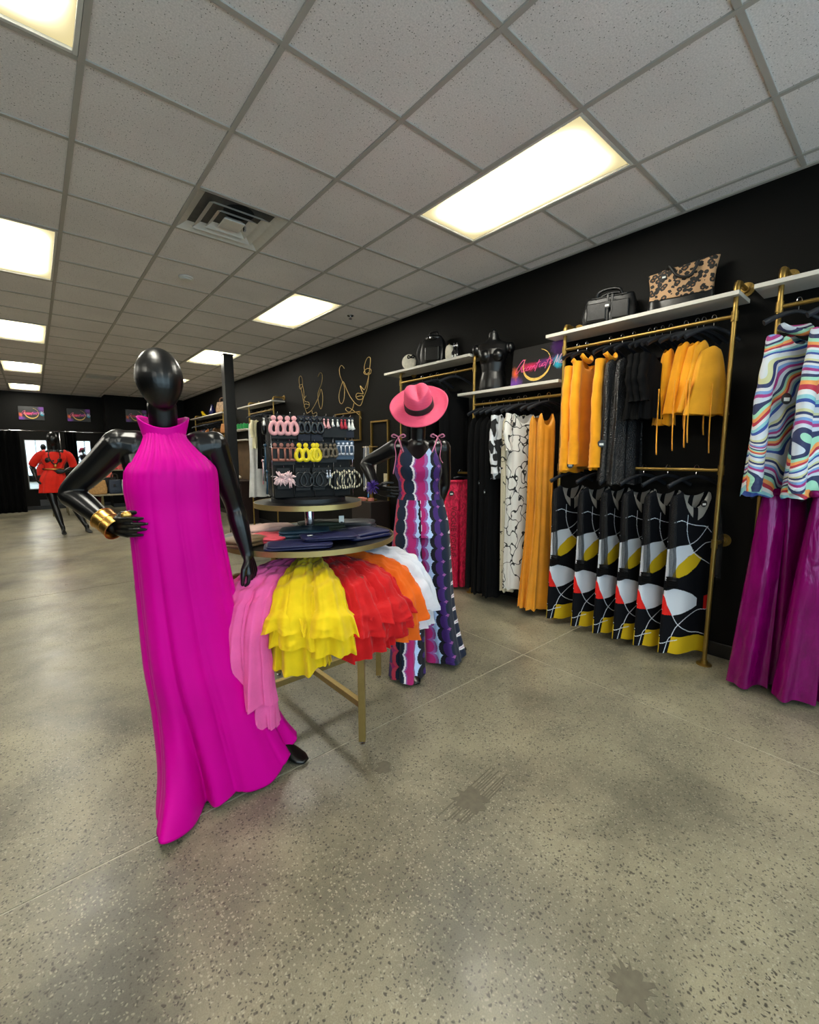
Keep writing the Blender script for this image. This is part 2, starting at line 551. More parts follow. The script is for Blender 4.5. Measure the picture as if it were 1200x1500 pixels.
# ------------------------------------------------------------------ recessed troffers
def lens_material():
    k = NT('prismatic_lens_lit')
    co = k.coord()
    s = k.n('ShaderNodeSeparateXYZ'); k.l(co, s.inputs[0])
    ax = k.n('ShaderNodeMath', operation='ABSOLUTE'); k.l(s.outputs[0], ax.inputs[0])
    ay = k.n('ShaderNodeMath', operation='ABSOLUTE'); k.l(s.outputs[1], ay.inputs[0])
    rx = k.n('ShaderNodeMapRange', i_1=0.30, i_2=0.17) if False else k.n('ShaderNodeMapRange')
    rx.inputs[1].default_value = 0.285; rx.inputs[2].default_value = 0.14
    ry = k.n('ShaderNodeMapRange'); ry.inputs[1].default_value = 0.585; ry.inputs[2].default_value = 0.36
    k.l(ax.outputs[0], rx.inputs[0]); k.l(ay.outputs[0], ry.inputs[0])
    m = k.n('ShaderNodeMath', operation='MULTIPLY'); k.l(rx.outputs[0], m.inputs[0]); k.l(ry.outputs[0], m.inputs[1])
    pw_ = k.n('ShaderNodeMath', operation='POWER'); k.l(m.outputs[0], pw_.inputs[0]); pw_.inputs[1].default_value = 2.4
    c = k.ramp(m.outputs[0], [(0.0, (1.0, 0.84, 0.42, 1)), (0.5, (1.0, 0.92, 0.68, 1)), (1.0, (1.0, 0.97, 0.86, 1))])
    st = k.n('ShaderNodeMapRange'); k.l(pw_.outputs[0], st.inputs[0])
    st.inputs[3].default_value = TROFFER_STRENGTH * 0.024; st.inputs[4].default_value = TROFFER_STRENGTH
    em = k.n('ShaderNodeEmission'); k.l(c.outputs[0], em.inputs[0]); k.l(st.outputs[0], em.inputs[1])
    k.l(em.outputs[0], k.out.inputs[0])
    return k.m
LENSM = lens_material()
LFRAME = plain('troffer_frame_white', (215, 212, 205), 0.4, var=0.03)
def make_troffer():
    t = thing('ceiling_light', 'x', 'ceiling light', (0, 0, H), group='recessed ceiling light panels')
    g = MB(); w, l, e = T / 2 - 0.013, T - 0.013, 0.018
    for s in (-1, 1):
        g.box((s * (w - e / 2), 0, 0.002), (e, 2 * l, 0.02))
        g.box((0, s * (l - e / 2), 0.002), (2 * w - 2 * e, e, 0.02))
    obj('frame', g, LFRAME, t, bevel=0.002)
    obj('housing', MB().box((0, 0, 0.075), (2 * w, 2 * l, 0.1)), LFRAME, t)
    obj('lens', MB().box((0, 0, 0.008), (2 * (w - e), 2 * (l - e), 0.006)), LENSM, t)
    return t
proto = make_troffer()
names = {(3, -2): 'large lit ceiling panel nearest the right wall, above the shelves', (3, 3): 'second lit ceiling panel in the row along the right wall',
         (3, 8): 'third lit panel in the right row, just behind the mannequin head', (3, 13): 'farthest visible panel of the right row, behind the mannequin head',
         (-1, -2): 'lit ceiling panel cut by the top left corner of the picture', (-1, 3): 'lit ceiling panel at the left edge, largest one fully below the corner panel',
         (-1, 8): 'third lit ceiling panel down the left row', (-1, 13): 'fourth lit ceiling panel down the left row', (-1, 18): 'last lit ceiling panel at the far end of the left row'}
first = True
for ix, iy in fix:
    o = proto if first else copy_tree(proto)
    first = False
    o.location = ((ix + 0.5) * T, (iy + 1) * T, H)
    o['label'] = names.get((ix, iy), 'lit ceiling panel of the %s row, %s from the shop front, outside the picture' % ({-5: 'far left', -1: 'middle', 3: 'right wall'}[ix], {-7: 'first', -2: 'second', 3: 'third', 8: 'fourth', 13: 'fifth', 18: 'sixth'}[iy]))

# ------------------------------------------------------------------ air diffuser, return grille, detector, sprinklers
DIFM = plain('diffuser_white', (214, 209, 200), 0.45, var=0.05)
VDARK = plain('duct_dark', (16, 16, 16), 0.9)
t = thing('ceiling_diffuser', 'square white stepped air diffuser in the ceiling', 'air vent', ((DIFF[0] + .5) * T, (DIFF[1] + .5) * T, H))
def sq_ring(a0, z0, a1, z1, th=0.004):
    mb = MB()
    def ring(a, z): return [(-a, -a, z), (a, -a, z), (a, a, z), (-a, a, z)]
    mb.rings([ring(a0, z0), ring(a1, z1), ring(a1 - th, z1 + th), ring(a0 - th, z0 + th)], closed=True)
    return mb
obj('neck', MB().lathe([(.1, .037), (.1, .033), (.098, .033)], (.02, -.1, 0), n=28), VDARK, t)  # near-black disc stands in for the shade inside the duct opening
obj('frame', sq_ring(0.292, -0.008, 0.235, 0.03), DIFM, t)
obj('cone', sq_ring(0.208, -0.016, 0.165, 0.016), DIFM, t)
obj('cone', sq_ring(0.138, -0.018, 0.1, 0.012), DIFM, t)
g = MB(); g.rings([[(-a, -a, z), (a, -a, z), (a, a, z), (-a, a, z)] for a, z in ((0.072, -0.020), (0.072, -0.012), (0.05, 0.01))])
obj('center_plate', g, DIFM, t, bevel=0.004)
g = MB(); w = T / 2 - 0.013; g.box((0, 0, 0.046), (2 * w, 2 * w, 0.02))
obj('plenum_box', g, plain('diffuser_back_shaded', (92, 90, 86), .8), t)  # back plate toned grey to deepen the shaded gaps between the cones
obj('hanger_tab', MB().box((0.1, 0.02, 0.0), (0.012, 0.03, 0.03)), CHROME, t)
t = thing('return_grille', 'grey slatted return grille in the far ceiling above the fitting rooms', 'air vent', ((RET[0] + .5) * T, (RET[1] + .5) * T, H))
obj('back', MB().box((0, 0, 0.05), (2 * w, 2 * w, 0.02)), VDARK, t)
g = MB()
for s in (-1, 1):
    g.box((s * (w - .02), 0, 0), (.04, 2 * w, .02)); g.box((0, s * (w - .02), 0), (2 * w - .08, .04, .02))
obj('frame', g, DIFM, t)
for i in range(9):
    obj('slat', MB().box((0, -0.22 + i * 0.055, 0.008), (2 * w - .08, 0.03, 0.004), rx=0.6), DIFM, t)
t = thing('smoke_detector', 'round white smoke detector on the ceiling past the diffuser', 'smoke detector', (1.497 * T, 3.5 * T, H - 0.004))
obj('base', MB().lathe([(0.062, 0), (0.062, -0.012), (0.056, -0.016)], n=28), LFRAME, t, 'auto')
obj('cap', MB().lathe([(0.05, -0.016), (0.046, -0.026), (0.02, -0.03)], n=28), LFRAME, t, 'auto')
for (px_, py_), lab in (((4.39, 3.45), 'small dark sprinkler head beside the second right-row light'), ((3.5, 9.53), 'small far sprinkler head left of the black column')):
    t = thing('sprinkler', lab, 'sprinkler', (px_ * T, py_ * T, H - 0.002))
    obj('escutcheon', MB().lathe([(0.04, 0), (0.036, -0.006), (0.014, -0.008)], n=20), CHROME, t, 'auto')
    obj('head', MB().lathe([(0.01, -0.006), (0.01, -0.03), (0.02, -0.034), (0.02, -0.037)], n=14), CHROME, t, 'auto')

# ------------------------------------------------------------------ black column
t = thing('column', 'square black column standing between floor and ceiling beside the right wall', 'column', (2.215, 5.03, 0))
obj('shaft', MB().box((0, 0, (H - .01) / 2), (0.15, 0.15, H - .012)), plain('black_column_paint', (12, 11, 10), 0.4), t, bevel=0.006)
obj('cap_trim', MB().box((0, 0, H - 0.022), (0.17, 0.17, 0.02)), plain('black_column_paint', (17, 16, 15), 0.4), t, bevel=0.003)
# ------------------------------------------------------------------ wall racks of brass pipe with white shelves
RX = 3.0               # rail / post plane
def flange(mb, y, z):
    n = 22
    prof = [(0.043, XW - 0.001), (0.043, XW - 0.008), (0.022, XW - 0.010), (0.022, XW - 0.035), (0.018, XW - 0.035)]
    rings = [[(x, y + r * math.cos(2 * PI * j / n), z + r * math.sin(2 * PI * j / n)) for j in range(n)] for r, x in prof]
    mb.rings(rings)
    for q in range(4):
        a = PI / 4 + q * PI / 2
        mb.ball((XW - 0.009, y + 0.032 * math.cos(a), z + 0.032 * math.sin(a)), 0.004, 6, 4)
def post_part(parent, y, shelf_zs, rails, top=2.415, mid_flange=True):
    r = 0.0135
    mb = MB()
    # vertical pipe, elbow at the top, arm to the wall
    pts = [(RX, y, 0.012), (RX, y, top - 0.03)] + [(RX + 0.03 - 0.03 * math.cos(a), y, top - 0.03 + 0.03 * math.sin(a)) for a in (PI / 8, PI / 4, 3 * PI / 8, PI / 2)] + [(XW - 0.01, y, top)]
    mb.tube(pts, r, 12)
    p = obj('post', mb, GOLD, parent, 'auto')
    f = MB()
    f.lathe([(0.045, 0.0), (0.045, 0.007), (0.022, 0.010), (0.021, 0.032), (r, 0.032)], (RX, y, 0.0), 22)
    obj('foot_flange', f, GOLD, p, 'auto')
    f = MB(); flange(f, y, top)
    obj('wall_flange', f, GOLD, p, 'auto')
    f = MB()
    f.tube([(RX, y, top - 0.055), (RX, y, top - 0.03), (RX + 0.012, y, top - 0.006), (RX + 0.055, y, top)], 0.018, 12)
    obj('elbow', f, GOLD, p, 'auto')
    for z in rails:
        f = MB(); f.tube([(RX, y, z - 0.03), (RX, y, z + 0.03)], 0.0185, 12)
        obj('tee_fitting', f, GOLD, p, 'auto')
    if mid_flange:
        f = MB(); f.tube([(RX, y, 0.818), (XW - 0.01, y, 0.818)], r, 10); flange(f, y, 0.818)
        f.tube([(RX, y, 0.79), (RX, y, 0.846)], 0.0185, 12)
        obj('wall_brace', f, GOLD, p, 'auto')
    return p
def rail_part(parent, y0, y1, z, name='hanging_rail'):
    return obj(name, MB().tube([(RX, y0, z), (RX, y1, z)], 0.012, 12), GOLD, parent, 'auto')
def shelf_part(parent, y0, y1, z):
    return obj('shelf', MB().box(((2.945 + 3.195) / 2, (y0 + y1) / 2, z - 0.012), (0.25, y1 - y0, 0.025)), WHITE, parent, bevel=0.002)
def rack(label, y0, y1, shelf, rails, posts):
    t = thing('pipe_rack', label, 'clothes rack', (0, 0, 0), group='brass pipe wall racks')
    for y, top in posts:
        post_part(t, y, [], [r[2] for r in rails], top)
    for a, b, z in rails:
        rail_part(t, a, b, z)
    if shelf:
        shelf_part(t, *shelf)
    return t
Z1, Z2, ZL = 2.218, 1.872, 1.292
rack('brass pipe rack with white shelf at the right edge holding printed shirts', -2.92, -1.815, (-2.95, -1.70, 2.36), [(-2.92, -1.815, Z1), (-2.92, -1.815, 1.255)], [(-1.815, 2.428), (-2.92, 2.428)])
rack('two-rail brass pipe rack holding yellow jackets above black print dresses', -1.605, -0.487, (-1.63, -0.345, 2.352), [(-1.605, -0.487, Z1), (-1.605, -0.487, ZL)], [(-1.605, 2.415), (-0.487, 2.405)])
rack('lower brass rail with white shelf under the black torso form', -0.487, 0.455, (-0.475, 0.625, 1.992), [(-0.487, 0.455, Z2)], [])
rack('brass pipe rack with white shelf behind the pink hat', 0.455, 1.567, (0.475, 1.815, 2.352), [(0.455, 1.567, Z1), (0.455, 1.567, 1.215)], [(0.455, 2.34), (1.567, 2.34)])

# ------------------------------------------------------------------ hangers
def make_hanger():
    t = thing('clothes_hanger', 'x', 'hanger')
    pts = [(0.0, 0, 0.003), (0.0, 0, -0.03)]
    hook = [(-0.018 + 0.0, 0, -0.004)] + [(0.016 * math.cos(a), 0, 0.0 + 0.016 * math.sin(a)) for a in [PI * (1 - i / 8) for i in range(9)]] + [(0.012, 0, -0.018), (0, 0, -0.032), (0, 0, -0.06)]
    obj('hook', MB().tube(hook, 0.0022, 6), CHROME, t, 'auto')
    sh = [(-0.2, 0, -0.125), (-0.14, 0, -0.095), (-0.07, 0, -0.07), (0, 0, -0.058), (0.07, 0, -0.07), (0.14, 0, -0.095), (0.2, 0, -0.125)]
    obj('shoulder_bar', MB().tube(smooth_path(sh, 4), [0.010 + 0.006 * abs(i - 12) / 12 for i in range(25)], 8, flat=0.55), plain('hanger_black', (15, 19, 27), 0.5), t, 'auto')
    return t
HANGER = make_hanger()
_hang_first = [True]
def hanger(y, z, rz, label, x=RX):
    o = HANGER if _hang_first[0] else copy_tree(HANGER)
    _hang_first[0] = False
    o.location = (x, y, z + 0.004)
    o.rotation_euler = (0, 0, rz)
    o['label'] = label
    o['group'] = 'black hangers on the brass rails'
    return o

# ------------------------------------------------------------------ hanging garments
def garment_mb(rows, n=56, m=60, folds=(9, 0.0, 0.02), neck=(0.07, 0.09, 0.03), drop=0.055, seed=0, power=0.75, back_fold=True):
    """rows: (t, z, half width, half depth, x offset). Closed tube of cloth, open at neck and hem."""
    rnd = random.Random(seed)
    ph = [rnd.uniform(0, 6.28) for _ in range(4)]
    nf, a0, a1 = folds
    mb = MB()
    def fn(s, t):
        z, hw, hd, dx = lerp_rows(rows, t)
        a = 2 * PI * s
        ca, sa = math.cos(a), math.sin(a)
        x = hw * math.copysign(abs(ca) ** power, ca)
        y = hd * math.copysign(abs(sa) ** power, sa)
        amp = a0 + (a1 - a0) * t
        fo = math.sin(nf * a + ph[0] + 0.8 * math.sin(3 * t + ph[1])) * 0.7 + 0.4 * math.sin((nf * 2 - 3) * a + ph[2] + 2 * t)
        y += amp * fo * (0.4 + 0.6 * abs(sa))
        x += amp * 0.6 * fo * abs(ca)
        w = (1 - t) ** 7
        z -= drop * w * abs(x / max(hw, 1e-4)) ** 1.6
        if neck[0] > 0:
            q = max(0.0, 1 - (x / neck[0]) ** 2)
            z -= (neck[1] if sa < 0 else neck[2]) * q * w
        return (x + dx, y, z + 0.006 * t * fo)
    mb.grid(fn, n, m, closed=True)
    mb.nu, mb.nv = n, m
    return mb
def sleeve_mb(p0, p1, p2, r0, r1, flat=0.5, n=14, wr=0.006, seed=0):
    rnd = random.Random(seed)
    pts = smooth_path([p0, tuple((a + b) / 2 for a, b in zip(p0, p1)), p1, tuple((a + b) / 2 for a, b in zip(p1, p2)), p2], 5)
    k = len(pts)
    rs = [r0 + (r1 - r0) * i / (k - 1) + wr * math.sin(i * 1.3 + rnd.uniform(0, 1)) * 0.5 for i in range(k)]
    return MB().tube(pts, rs, n, cap=False, flat=flat)
PAPER_TAG = plain('tag_black', (12, 12, 14), 0.5)
def price_tag(parent, loc, r=0.022, rz=0.0):
    p = MB()
    rings = [[(r * math.cos(2 * PI * j / 18), y, r * math.sin(2 * PI * j / 18)) for j in range(18)] for y in (-0.0012, 0.0012)]
    p.rings(rings)
    o = obj('price_tag', p, PAPER_TAG, parent, loc=loc, rz=rz)
    q = MB().box((0, -0.0018, -0.004), (r * 1.1, 0.0008, r * 0.6))
    obj('price_sticker', q, TAGW, o)
    return o

# --- six black dresses with the yellow, white and red print
K0 = lin(8, 9, 15); KW = lin(206, 212, 222); KY = lin(205, 172, 26); KR = lin(214, 34, 28); KG = lin(150, 146, 140)
def _n(pts):
    return [((x - 870) / 310.0, (y - 160) / 1040.0) for x, y in pts]
POLYS = [(KW, _n([(868, 525), (940, 505), (1000, 490), (1035, 545), (990, 570), (930, 640), (905, 700), (890, 745), (866, 740)])),
         (KY, _n([(890, 745), (905, 700), (930, 640), (985, 575), (1035, 543), (1095, 590), (1060, 640), (1000, 690), (940, 725)])),
         (KW, _n([(862, 808), (920, 795), (985, 805), (1040, 830), (1078, 862), (1078, 912), (1000, 938), (920, 968), (885, 900)])),
         (KR, _n([(832, 805), (862, 808), (885, 900), (918, 966), (832, 950)])),
         (KY, _n([(925, 1095), (1010, 1092), (1190, 1105), (1190, 1230), (905, 1230)])),
         (KR, _n([(1130, 850), (1190, 830), (1190, 930), (1130, 935)])),
         (KG, _n([(935, 165), (940, 205), (960, 260), (990, 300), (1008, 318), (1008, 165)])),
         (KG, _n([(1038, 165), (1038, 338), (1075, 320), (1110, 280), (1130, 230), (1140, 165)]))]
LINES = [_n(l) for l in ([(890, 372), (950, 362), (1030, 370), (1090, 390), (1150, 430)], [(972, 310), (972, 400), (990, 470), (1030, 540), (1100, 600), (1180, 640)],
         [(1120, 400), (1060, 455), (1000, 490), (900, 525)], [(920, 965), (960, 1020), (1060, 1075), (1180, 1090)], [(1180, 930), (1070, 945), (1000, 980), (950, 1030), (925, 1090)], [(850, 1142), (910, 1128), (960, 1110)], [(885, 1215), (905, 1120), (925, 1095)], [(1180, 480), (1100, 500), (1035, 540)])]
import numpy as np
def print_colors(U, V):
    """colour of the printed dress cloth at arrays of cloth coordinates"""
    out = np.tile(np.array(K0), (len(U), 1))
    for c, poly in reversed(POLYS):
        ins = np.zeros(len(U), bool); j = len(poly) - 1
        for i in range(len(poly)):
            a, b = poly[i], poly[j]
            if a[1] != b[1]:
                ins ^= ((a[1] > V) != (b[1] > V)) & (U < (b[0] - a[0]) * (V - a[1]) / (b[1] - a[1]) + a[0])
            j = i
        out[ins] = c
    for l in LINES:
        l = [(p[0], p[1]) for p in smooth_path([(x, y, 0) for x, y in l], 6)]
        for a, b in zip(l, l[1:]):
            px, py = (U - a[0]) * .36, (V - a[1]) * 1.1
            dx, dy = (b[0] - a[0]) * .36, (b[1] - a[1]) * 1.1
            t = np.clip((px * dx + py * dy) / max(1e-9, dx * dx + dy * dy), 0, 1)
            out[np.hypot(px - t * dx, py - t * dy) < .0024] = KW
    return out
rows = [(0, 0, .15, .016, 0), (.06, -.05, .165, .026, 0), (.14, -.14, .168, .03, 0), (.35, -.4, .165, .03, 0), (.6, -.66, .168, .032, 0), (1, -1.12, .178, .036, 0)]
DN, DM = 300, 420
mb = garment_mb(rows, DN, DM, folds=(5, 0.001, 0.006), neck=(0.095, 0.13, 0.05), drop=0.05, seed=3)
dme = mb.mesh('dress_body', attr_cloth('print_dress_cloth', sheen=0.0, spec=.15), True)
_i = np.arange(DN * (DM - 1))
_t = (_i // DN + .5) / (DM - 1); _a = 2 * PI * ((_i % DN) + .5) / DN
_u = .5 + .5 * np.sign(np.cos(_a)) * np.abs(np.cos(_a)) ** .75
_u = np.where(np.sin(_a) > 0, 1 - _u, _u)
dme.attributes.new('print', 'FLOAT_COLOR', 'FACE').data.foreach_set('color', print_colors(_u, _t).ravel())
SHEER = NT('sheer_black_chiffon')
_tr = SHEER.n('ShaderNodeBsdfTransparent'); _mx = SHEER.n('ShaderNodeMixShader'); _mx.inputs[0].default_value = 0.62
SHEER.b.inputs['Base Color'].default_value = lin(14, 13, 15); SHEER.b.inputs['Roughness'].default_value = 0.8
_nz = SHEER.n('ShaderNodeTexNoise', i_Scale=300.0); SHEER.l(SHEER.coord(), _nz.inputs['Vector'])
_rp = SHEER.ramp(_nz.outputs[0], [(0.3, (0.42, 0.42, 0.42, 1)), (0.7, (0.72, 0.72, 0.72, 1))]); SHEER.l(_rp.outputs[0], _mx.inputs[0])
SHEER.l(_tr.outputs[0], _mx.inputs[1]); SHEER.l(SHEER.b.outputs[0], _mx.inputs[2]); SHEER.l(_mx.outputs[0], SHEER.out.inputs[0])
SHEER = SHEER.m
sl_me = sleeve_mb((0.15, -0.012, -0.06), (0.165, -0.04, -0.32), (0.155, -0.05, -0.6), 0.03, 0.04, 0.5).mesh('sleeve', SHEER, True)
cf_me = sleeve_mb((0.155, -0.05, -0.585), (0.155, -0.05, -0.62), (0.155, -0.05, -0.655), 0.036, 0.032, 0.45).mesh('cuff', BLACKCLOTH, True)
ordn = ['leftmost', 'second', 'third', 'fourth', 'fifth', 'sixth and rightmost']
for i, y in enumerate((-0.60, -0.815, -0.975, -1.145, -1.30, -1.47)):
    r = math.radians((24, 22, 15, 24, 27, 31)[i])
    lab = '%s black dress with yellow, white and red print on the lower rail' % ordn[i]
    if 0 < i < 5:
        lab = '%s from left of the black print dresses with yellow leaf on the lower rail' % ordn[i]
    t = thing('print_dress', lab, 'dress', (RX - 0.01, y, 1.175), -r, group='black print dresses on the lower rail')
    link('dress_body', dme, t)
    a = link('sleeve', sl_me, t); link('cuff', cf_me, a)
    a = link('sleeve', sl_me, t); a.scale = (-1, 1, 1); link('cuff', cf_me, a)
    if i >= 4:
        price_tag(t, (0.03, -0.055, -0.1), 0.022)
    hanger(y, ZL + 0.012, -r, 'dark hanger carrying the %s black print dress' % ordn[i].replace(' and rightmost', ' (rightmost)'), RX - 0.0)

# --- yellow jackets (side on, sleeve towards the room)
YEL = cloth('marigold_cotton', (238, 158, 12), 0.75, 0.2)
YEL2 = cloth('marigold_linen', (226, 158, 30), 0.8, 0.2)
def jacket(y, z, r, label, mat, L=0.86, tagz=-0.8, seed=0, w=0.135, group='marigold jackets on the upper rail', hl=None):
    t = thing('jacket', label, 'jacket', (RX - 0.01, y, z), -r, group=group)
    rows = [(0, 0, .06, .015, 0), (.07, -.05, w - .03, .03, 0), (.2, -.17, w, .036, 0), (.6, -.5, w, .032, 0), (1, -L, w + .025, .036, 0)]
    obj('body', garment_mb(rows, 48, 44, folds=(6, .002, .01), neck=(.08, .1, .02), drop=.06, seed=seed), mat, t, True)
    for s in (-1, 1):
        sl = obj('sleeve', sleeve_mb((s * (w - .03), -.004, -.06), (s * (w + .012), -.016, -.34), (s * (w + .02), -.03, -L + .17), .042, .044, .8, 16, .005, seed), mat, t, True)
        obj('cuff', sleeve_mb((s * (w + .02), -.03, -L + .19), (s * (w + .02), -.03, -L + .1), (s * (w + .02), -.03, -L + .02), .05, .05, .8, 16, .003), mat, sl, True)
    cl = [(.06 * math.cos(a), -.03 * math.sin(a) - .005, .0 - .05 * max(0, math.sin(a))) for a in [PI * i / 10 - 0.15 for i in range(12)]]
    obj('collar', MB().tube(cl, .018, 8, flat=.5), mat, t, True)
    if tagz:
        price_tag(t, (-w - .03, -.085, tagz), .026, rz=-0.7)
    hanger(y, Z1 + .012, -r, hl)
    return t
jacket(-0.60, 2.115, math.radians(2), 'leftmost marigold yellow jacket hanging on the upper rail beside the brass post', YEL, seed=1, hl='hanger of the leftmost marigold jacket')
jacket(-0.672, 2.14, math.radians(3), 'middle marigold yellow jacket, second from the brass post', YEL, .84, None, seed=2, hl='hanger of the middle marigold jacket')
jacket(-0.855, 2.13, math.radians(8), 'third marigold yellow jacket, next to the black lace dresses', YEL, .85, -.66, seed=5, hl='hanger of the third marigold jacket')

# --- black lace / sequinned dresses and black tops
LACE = NT('black_sequin_lace')
_v = LACE.n('ShaderNodeTexVoronoi', i_Scale=130.0); LACE.l(LACE.coord(), _v.inputs['Vector'])
_r = LACE.ramp(_v.outputs['Distance'], [(0.3, lin(6, 6, 7)), (0.6, lin(30, 30, 33))]); LACE.l(_r.outputs[0], LACE.b.inputs['Base Color'])
LACE.b.inputs['Roughness'].default_value = 0.3; LACE.bump(_v.outputs['Distance'], 0.6, 0.01); LACE = LACE.m
def long_dress(y, z, r, label, mat, L, w=.17, flare=.2, x=RX - .02, seed=0, rail=Z1, hl=None, cat='dress', name='long_dress', group=None, folds=(8, .001, .016), neck=(.09, .12, .05), sleeves=None, depth=.04, smat=None, tagp=None):
    t = thing(name, label, cat, (x, y, z), -r, group=group)
    rows = [(0, 0, w * .75, .012, 0), (.06, -.05 * L, w * .95, .03, 0), (.2, -.2 * L, w, depth, 0), (.45, -.45 * L, w * .97, depth, 0), (1, -L, flare, depth * 1.5, 0)]
    obj('body', garment_mb(rows, 64, 56, folds=folds, neck=neck, drop=.05, seed=seed), mat, t, True)
    if sleeves:
        for s in (-1, 1):
            obj('sleeve', sleeve_mb((s * (w - .02), -.005, -.05), (s * (w + .02), -.02, -.05 - sleeves * .5), (s * (w + .01), -.045, -.05 - sleeves), .05, .04, .6, 14, .008, seed), smat or mat, t, True)
    if tagp:
        price_tag(t, tagp)
    if hl:
        hanger(y, rail + .012, -r, hl)
    return t
long_dress(-0.94, 2.1, .2, 'black lace dress next to the marigold jackets', LACE, .9, .15, .16, seed=11, hl='hanger of the black lace dress')
long_dress(-1.02, 2.1, .22, 'black sequinned dress with shiny trim, right of the lace dress', LACE, .92, .15, .16, seed=12, hl='hanger of the black sequinned dress')
BLK2 = cloth('black_crepe', (9, 9, 10), 0.9, 0.0, spec=0.12)
for i, (y, lab) in enumerate(((-1.125, 'first plain black top right of the sequinned dress'), (-1.162, 'second plain black top, middle of three on the upper rail'), (-1.205, 'third plain black top, touching the marigold skirts'))):
    long_dress(y, 2.09, .25, lab, BLK2, .46, .17, .18, seed=20 + i, hl='hanger of the ' + lab.split(',')[0].split(' right')[0] + ' on the upper rail', name='black_top', cat='top', group='plain black tops on the upper rail', sleeves=.3)

# --- marigold skirts / sets with hanging ties
def skirt(y, z, r, label, mat, L, w0, w1, seed, hl, ties=()):
    t = thing('wrap_top', label, 'top', (RX - .01, y, z), -r, group='marigold wrap tops on the upper rail')
    rows = [(0, 0, w0, .02, 0), (.1, -.1 * L, w0 + .01, .03, 0), (.5, -.5 * L, (w0 + w1) / 2, .045, 0), (1, -L, w1, .05, 0)]
    obj('body', garment_mb(rows, 48, 32, folds=(6, .002, .012), neck=(0, 0, 0), drop=.03, seed=seed), mat, t, True)
    for (x, d) in ties:
        p = [(x, -.05, -L * .55), (x - .005, -.06, -L - d * .4), (x + .01, -.055, -L - d)]
        obj('tie', MB().tube(smooth_path(p, 6), .013, 6, flat=.2), mat, t, True)
    hanger(y, Z1 + .012, -r, hl)
sk = [(-1.255, 2.09, .36, YEL, .50, .035, .08, (( -.12, .2),)), (-1.345, 2.115, .45, YEL, .46, .04, .12, ((-.1, .24), (-.02, .1))), (-1.41, 2.105, .43, YEL, .45, .04, .13, ((-.1, .22),)), (-1.445, 2.105, .46, YEL2, .44, .04, .14, ((-.12, .2), (.0, .15))), (-1.50, 2.06, .52, YEL2, .42, .07, .16, ((-.02, .24),))]
so = ['narrow marigold wrap top beside the black tops', 'second marigold wrap top with long hanging ties', 'third marigold wrap top in the middle of the bunch', 'fourth marigold wrap top with ties, paler cloth', 'rightmost marigold wrap top beside the brass post']
for i, (y, z, r, m_, L, w0, w1, ti) in enumerate(sk):
    skirt(y, z, r, so[i], m_, L, w0, w1, 30 + i, 'hanger of the ' + so[i].split(' with')[0].split(' in ')[0].split(' beside')[0].split(',')[0], ti)

# --- rack below the torso form: black pieces, cow print, line print, marigold gowns
COW = NT('cow_print')
_v = COW.n('ShaderNodeTexNoise', i_Scale=11.0, i_Detail=1.0, i_Distortion=0.8); COW.l(COW.coord(), _v.inputs['Vector'])
_r = COW.ramp(_v.outputs[0], [(0.47, lin(208, 210, 214)), (0.5, lin(14, 14, 16))]); COW.l(_r.outputs[0], COW.b.inputs['Base Color']); COW.b.inputs['Roughness'].default_value = .8; COW = COW.m
LINEP = NT('ink_line_print')
_v = LINEP.n('ShaderNodeTexVoronoi', feature='DISTANCE_TO_EDGE', i_Scale=9.0); 
_w = LINEP.n('ShaderNodeTexNoise', i_Scale=6.0); LINEP.l(LINEP.coord(), _w.inputs['Vector'])
_c = LINEP.mix(0.25, LINEP.coord('Object', (1.0, 1.0, .55)), _w.outputs['Color'], 'ADD'); LINEP.l(_c, _v.inputs['Vector'])
_r = LINEP.ramp(_v.outputs['Distance'], [(0.025, lin(16, 16, 18)), (0.045, lin(214, 212, 206))]); LINEP.l(_r.outputs[0], LINEP.b.inputs['Base Color']); LINEP.b.inputs['Roughness'].default_value = .8; LINEP = LINEP.m
CREAMP = NT('cream_ink_print')
_v = CREAMP.n('ShaderNodeTexNoise', i_Scale=14.0, i_Detail=2.0, i_Distortion=1.2); CREAMP.l(CREAMP.coord(), _v.inputs['Vector'])
_r = CREAMP.ramp(_v.outputs[0], [(0.36, lin(20, 20, 20)), (0.39, lin(196, 186, 160))]); CREAMP.l(_r.outputs[0], CREAMP.b.inputs['Base Color']); CREAMP.b.inputs['Roughness'].default_value = .8; CREAMP = CREAMP.m
bl = ['black dress at the far end of the rail under the torso form', 'second black dress on the rail under the torso form', 'third black dress under the torso form, with a white tag', 'fourth black outfit, beside the cow print blouse']
for i, y in enumerate((.335, .25, .175, .10)):
    long_dress(y, 1.77, .1 + .05 * i, bl[i], BLACKCLOTH if i % 2 else BLK2, (1.66, 1.7, 1.66, 1.7)[i], .17, .17, seed=40 + i, rail=Z2, hl='hanger of the ' + bl[i].split(' on the')[0].split(' under')[0].split(' at the')[0].split(',')[0] + (', far end of the torso-form rail' if i == 0 else ' on the torso-form rail'), group='black pieces under the torso form', tagp=(-.15, -.06, -.55 - .08 * i) if i in (1, 2) else None)
long_dress(.03, 1.78, .2, 'black and white cow print blouse with long sleeve', COW, .6, .17, .17, seed=50, rail=Z2, hl='hanger of the cow print blouse', name='blouse', cat='blouse', sleeves=.5)
long_dress(-.06, 1.78, .18, 'cream and black ink print dress between cow blouse and line print dress', CREAMP, 1.62, .16, .13, seed=51, rail=Z2, hl='hanger of the cream ink print dress')
long_dress(-.13, 1.78, .3, 'white dress with black line print, second from the marigold gowns', LINEP, 1.58, .16, .16, seed=52, rail=Z2, hl='hanger of the white line print dress', sleeves=.3)
MG = cloth('marigold_satin', (222, 146, 30), 0.5, 0.1, spec=.4)
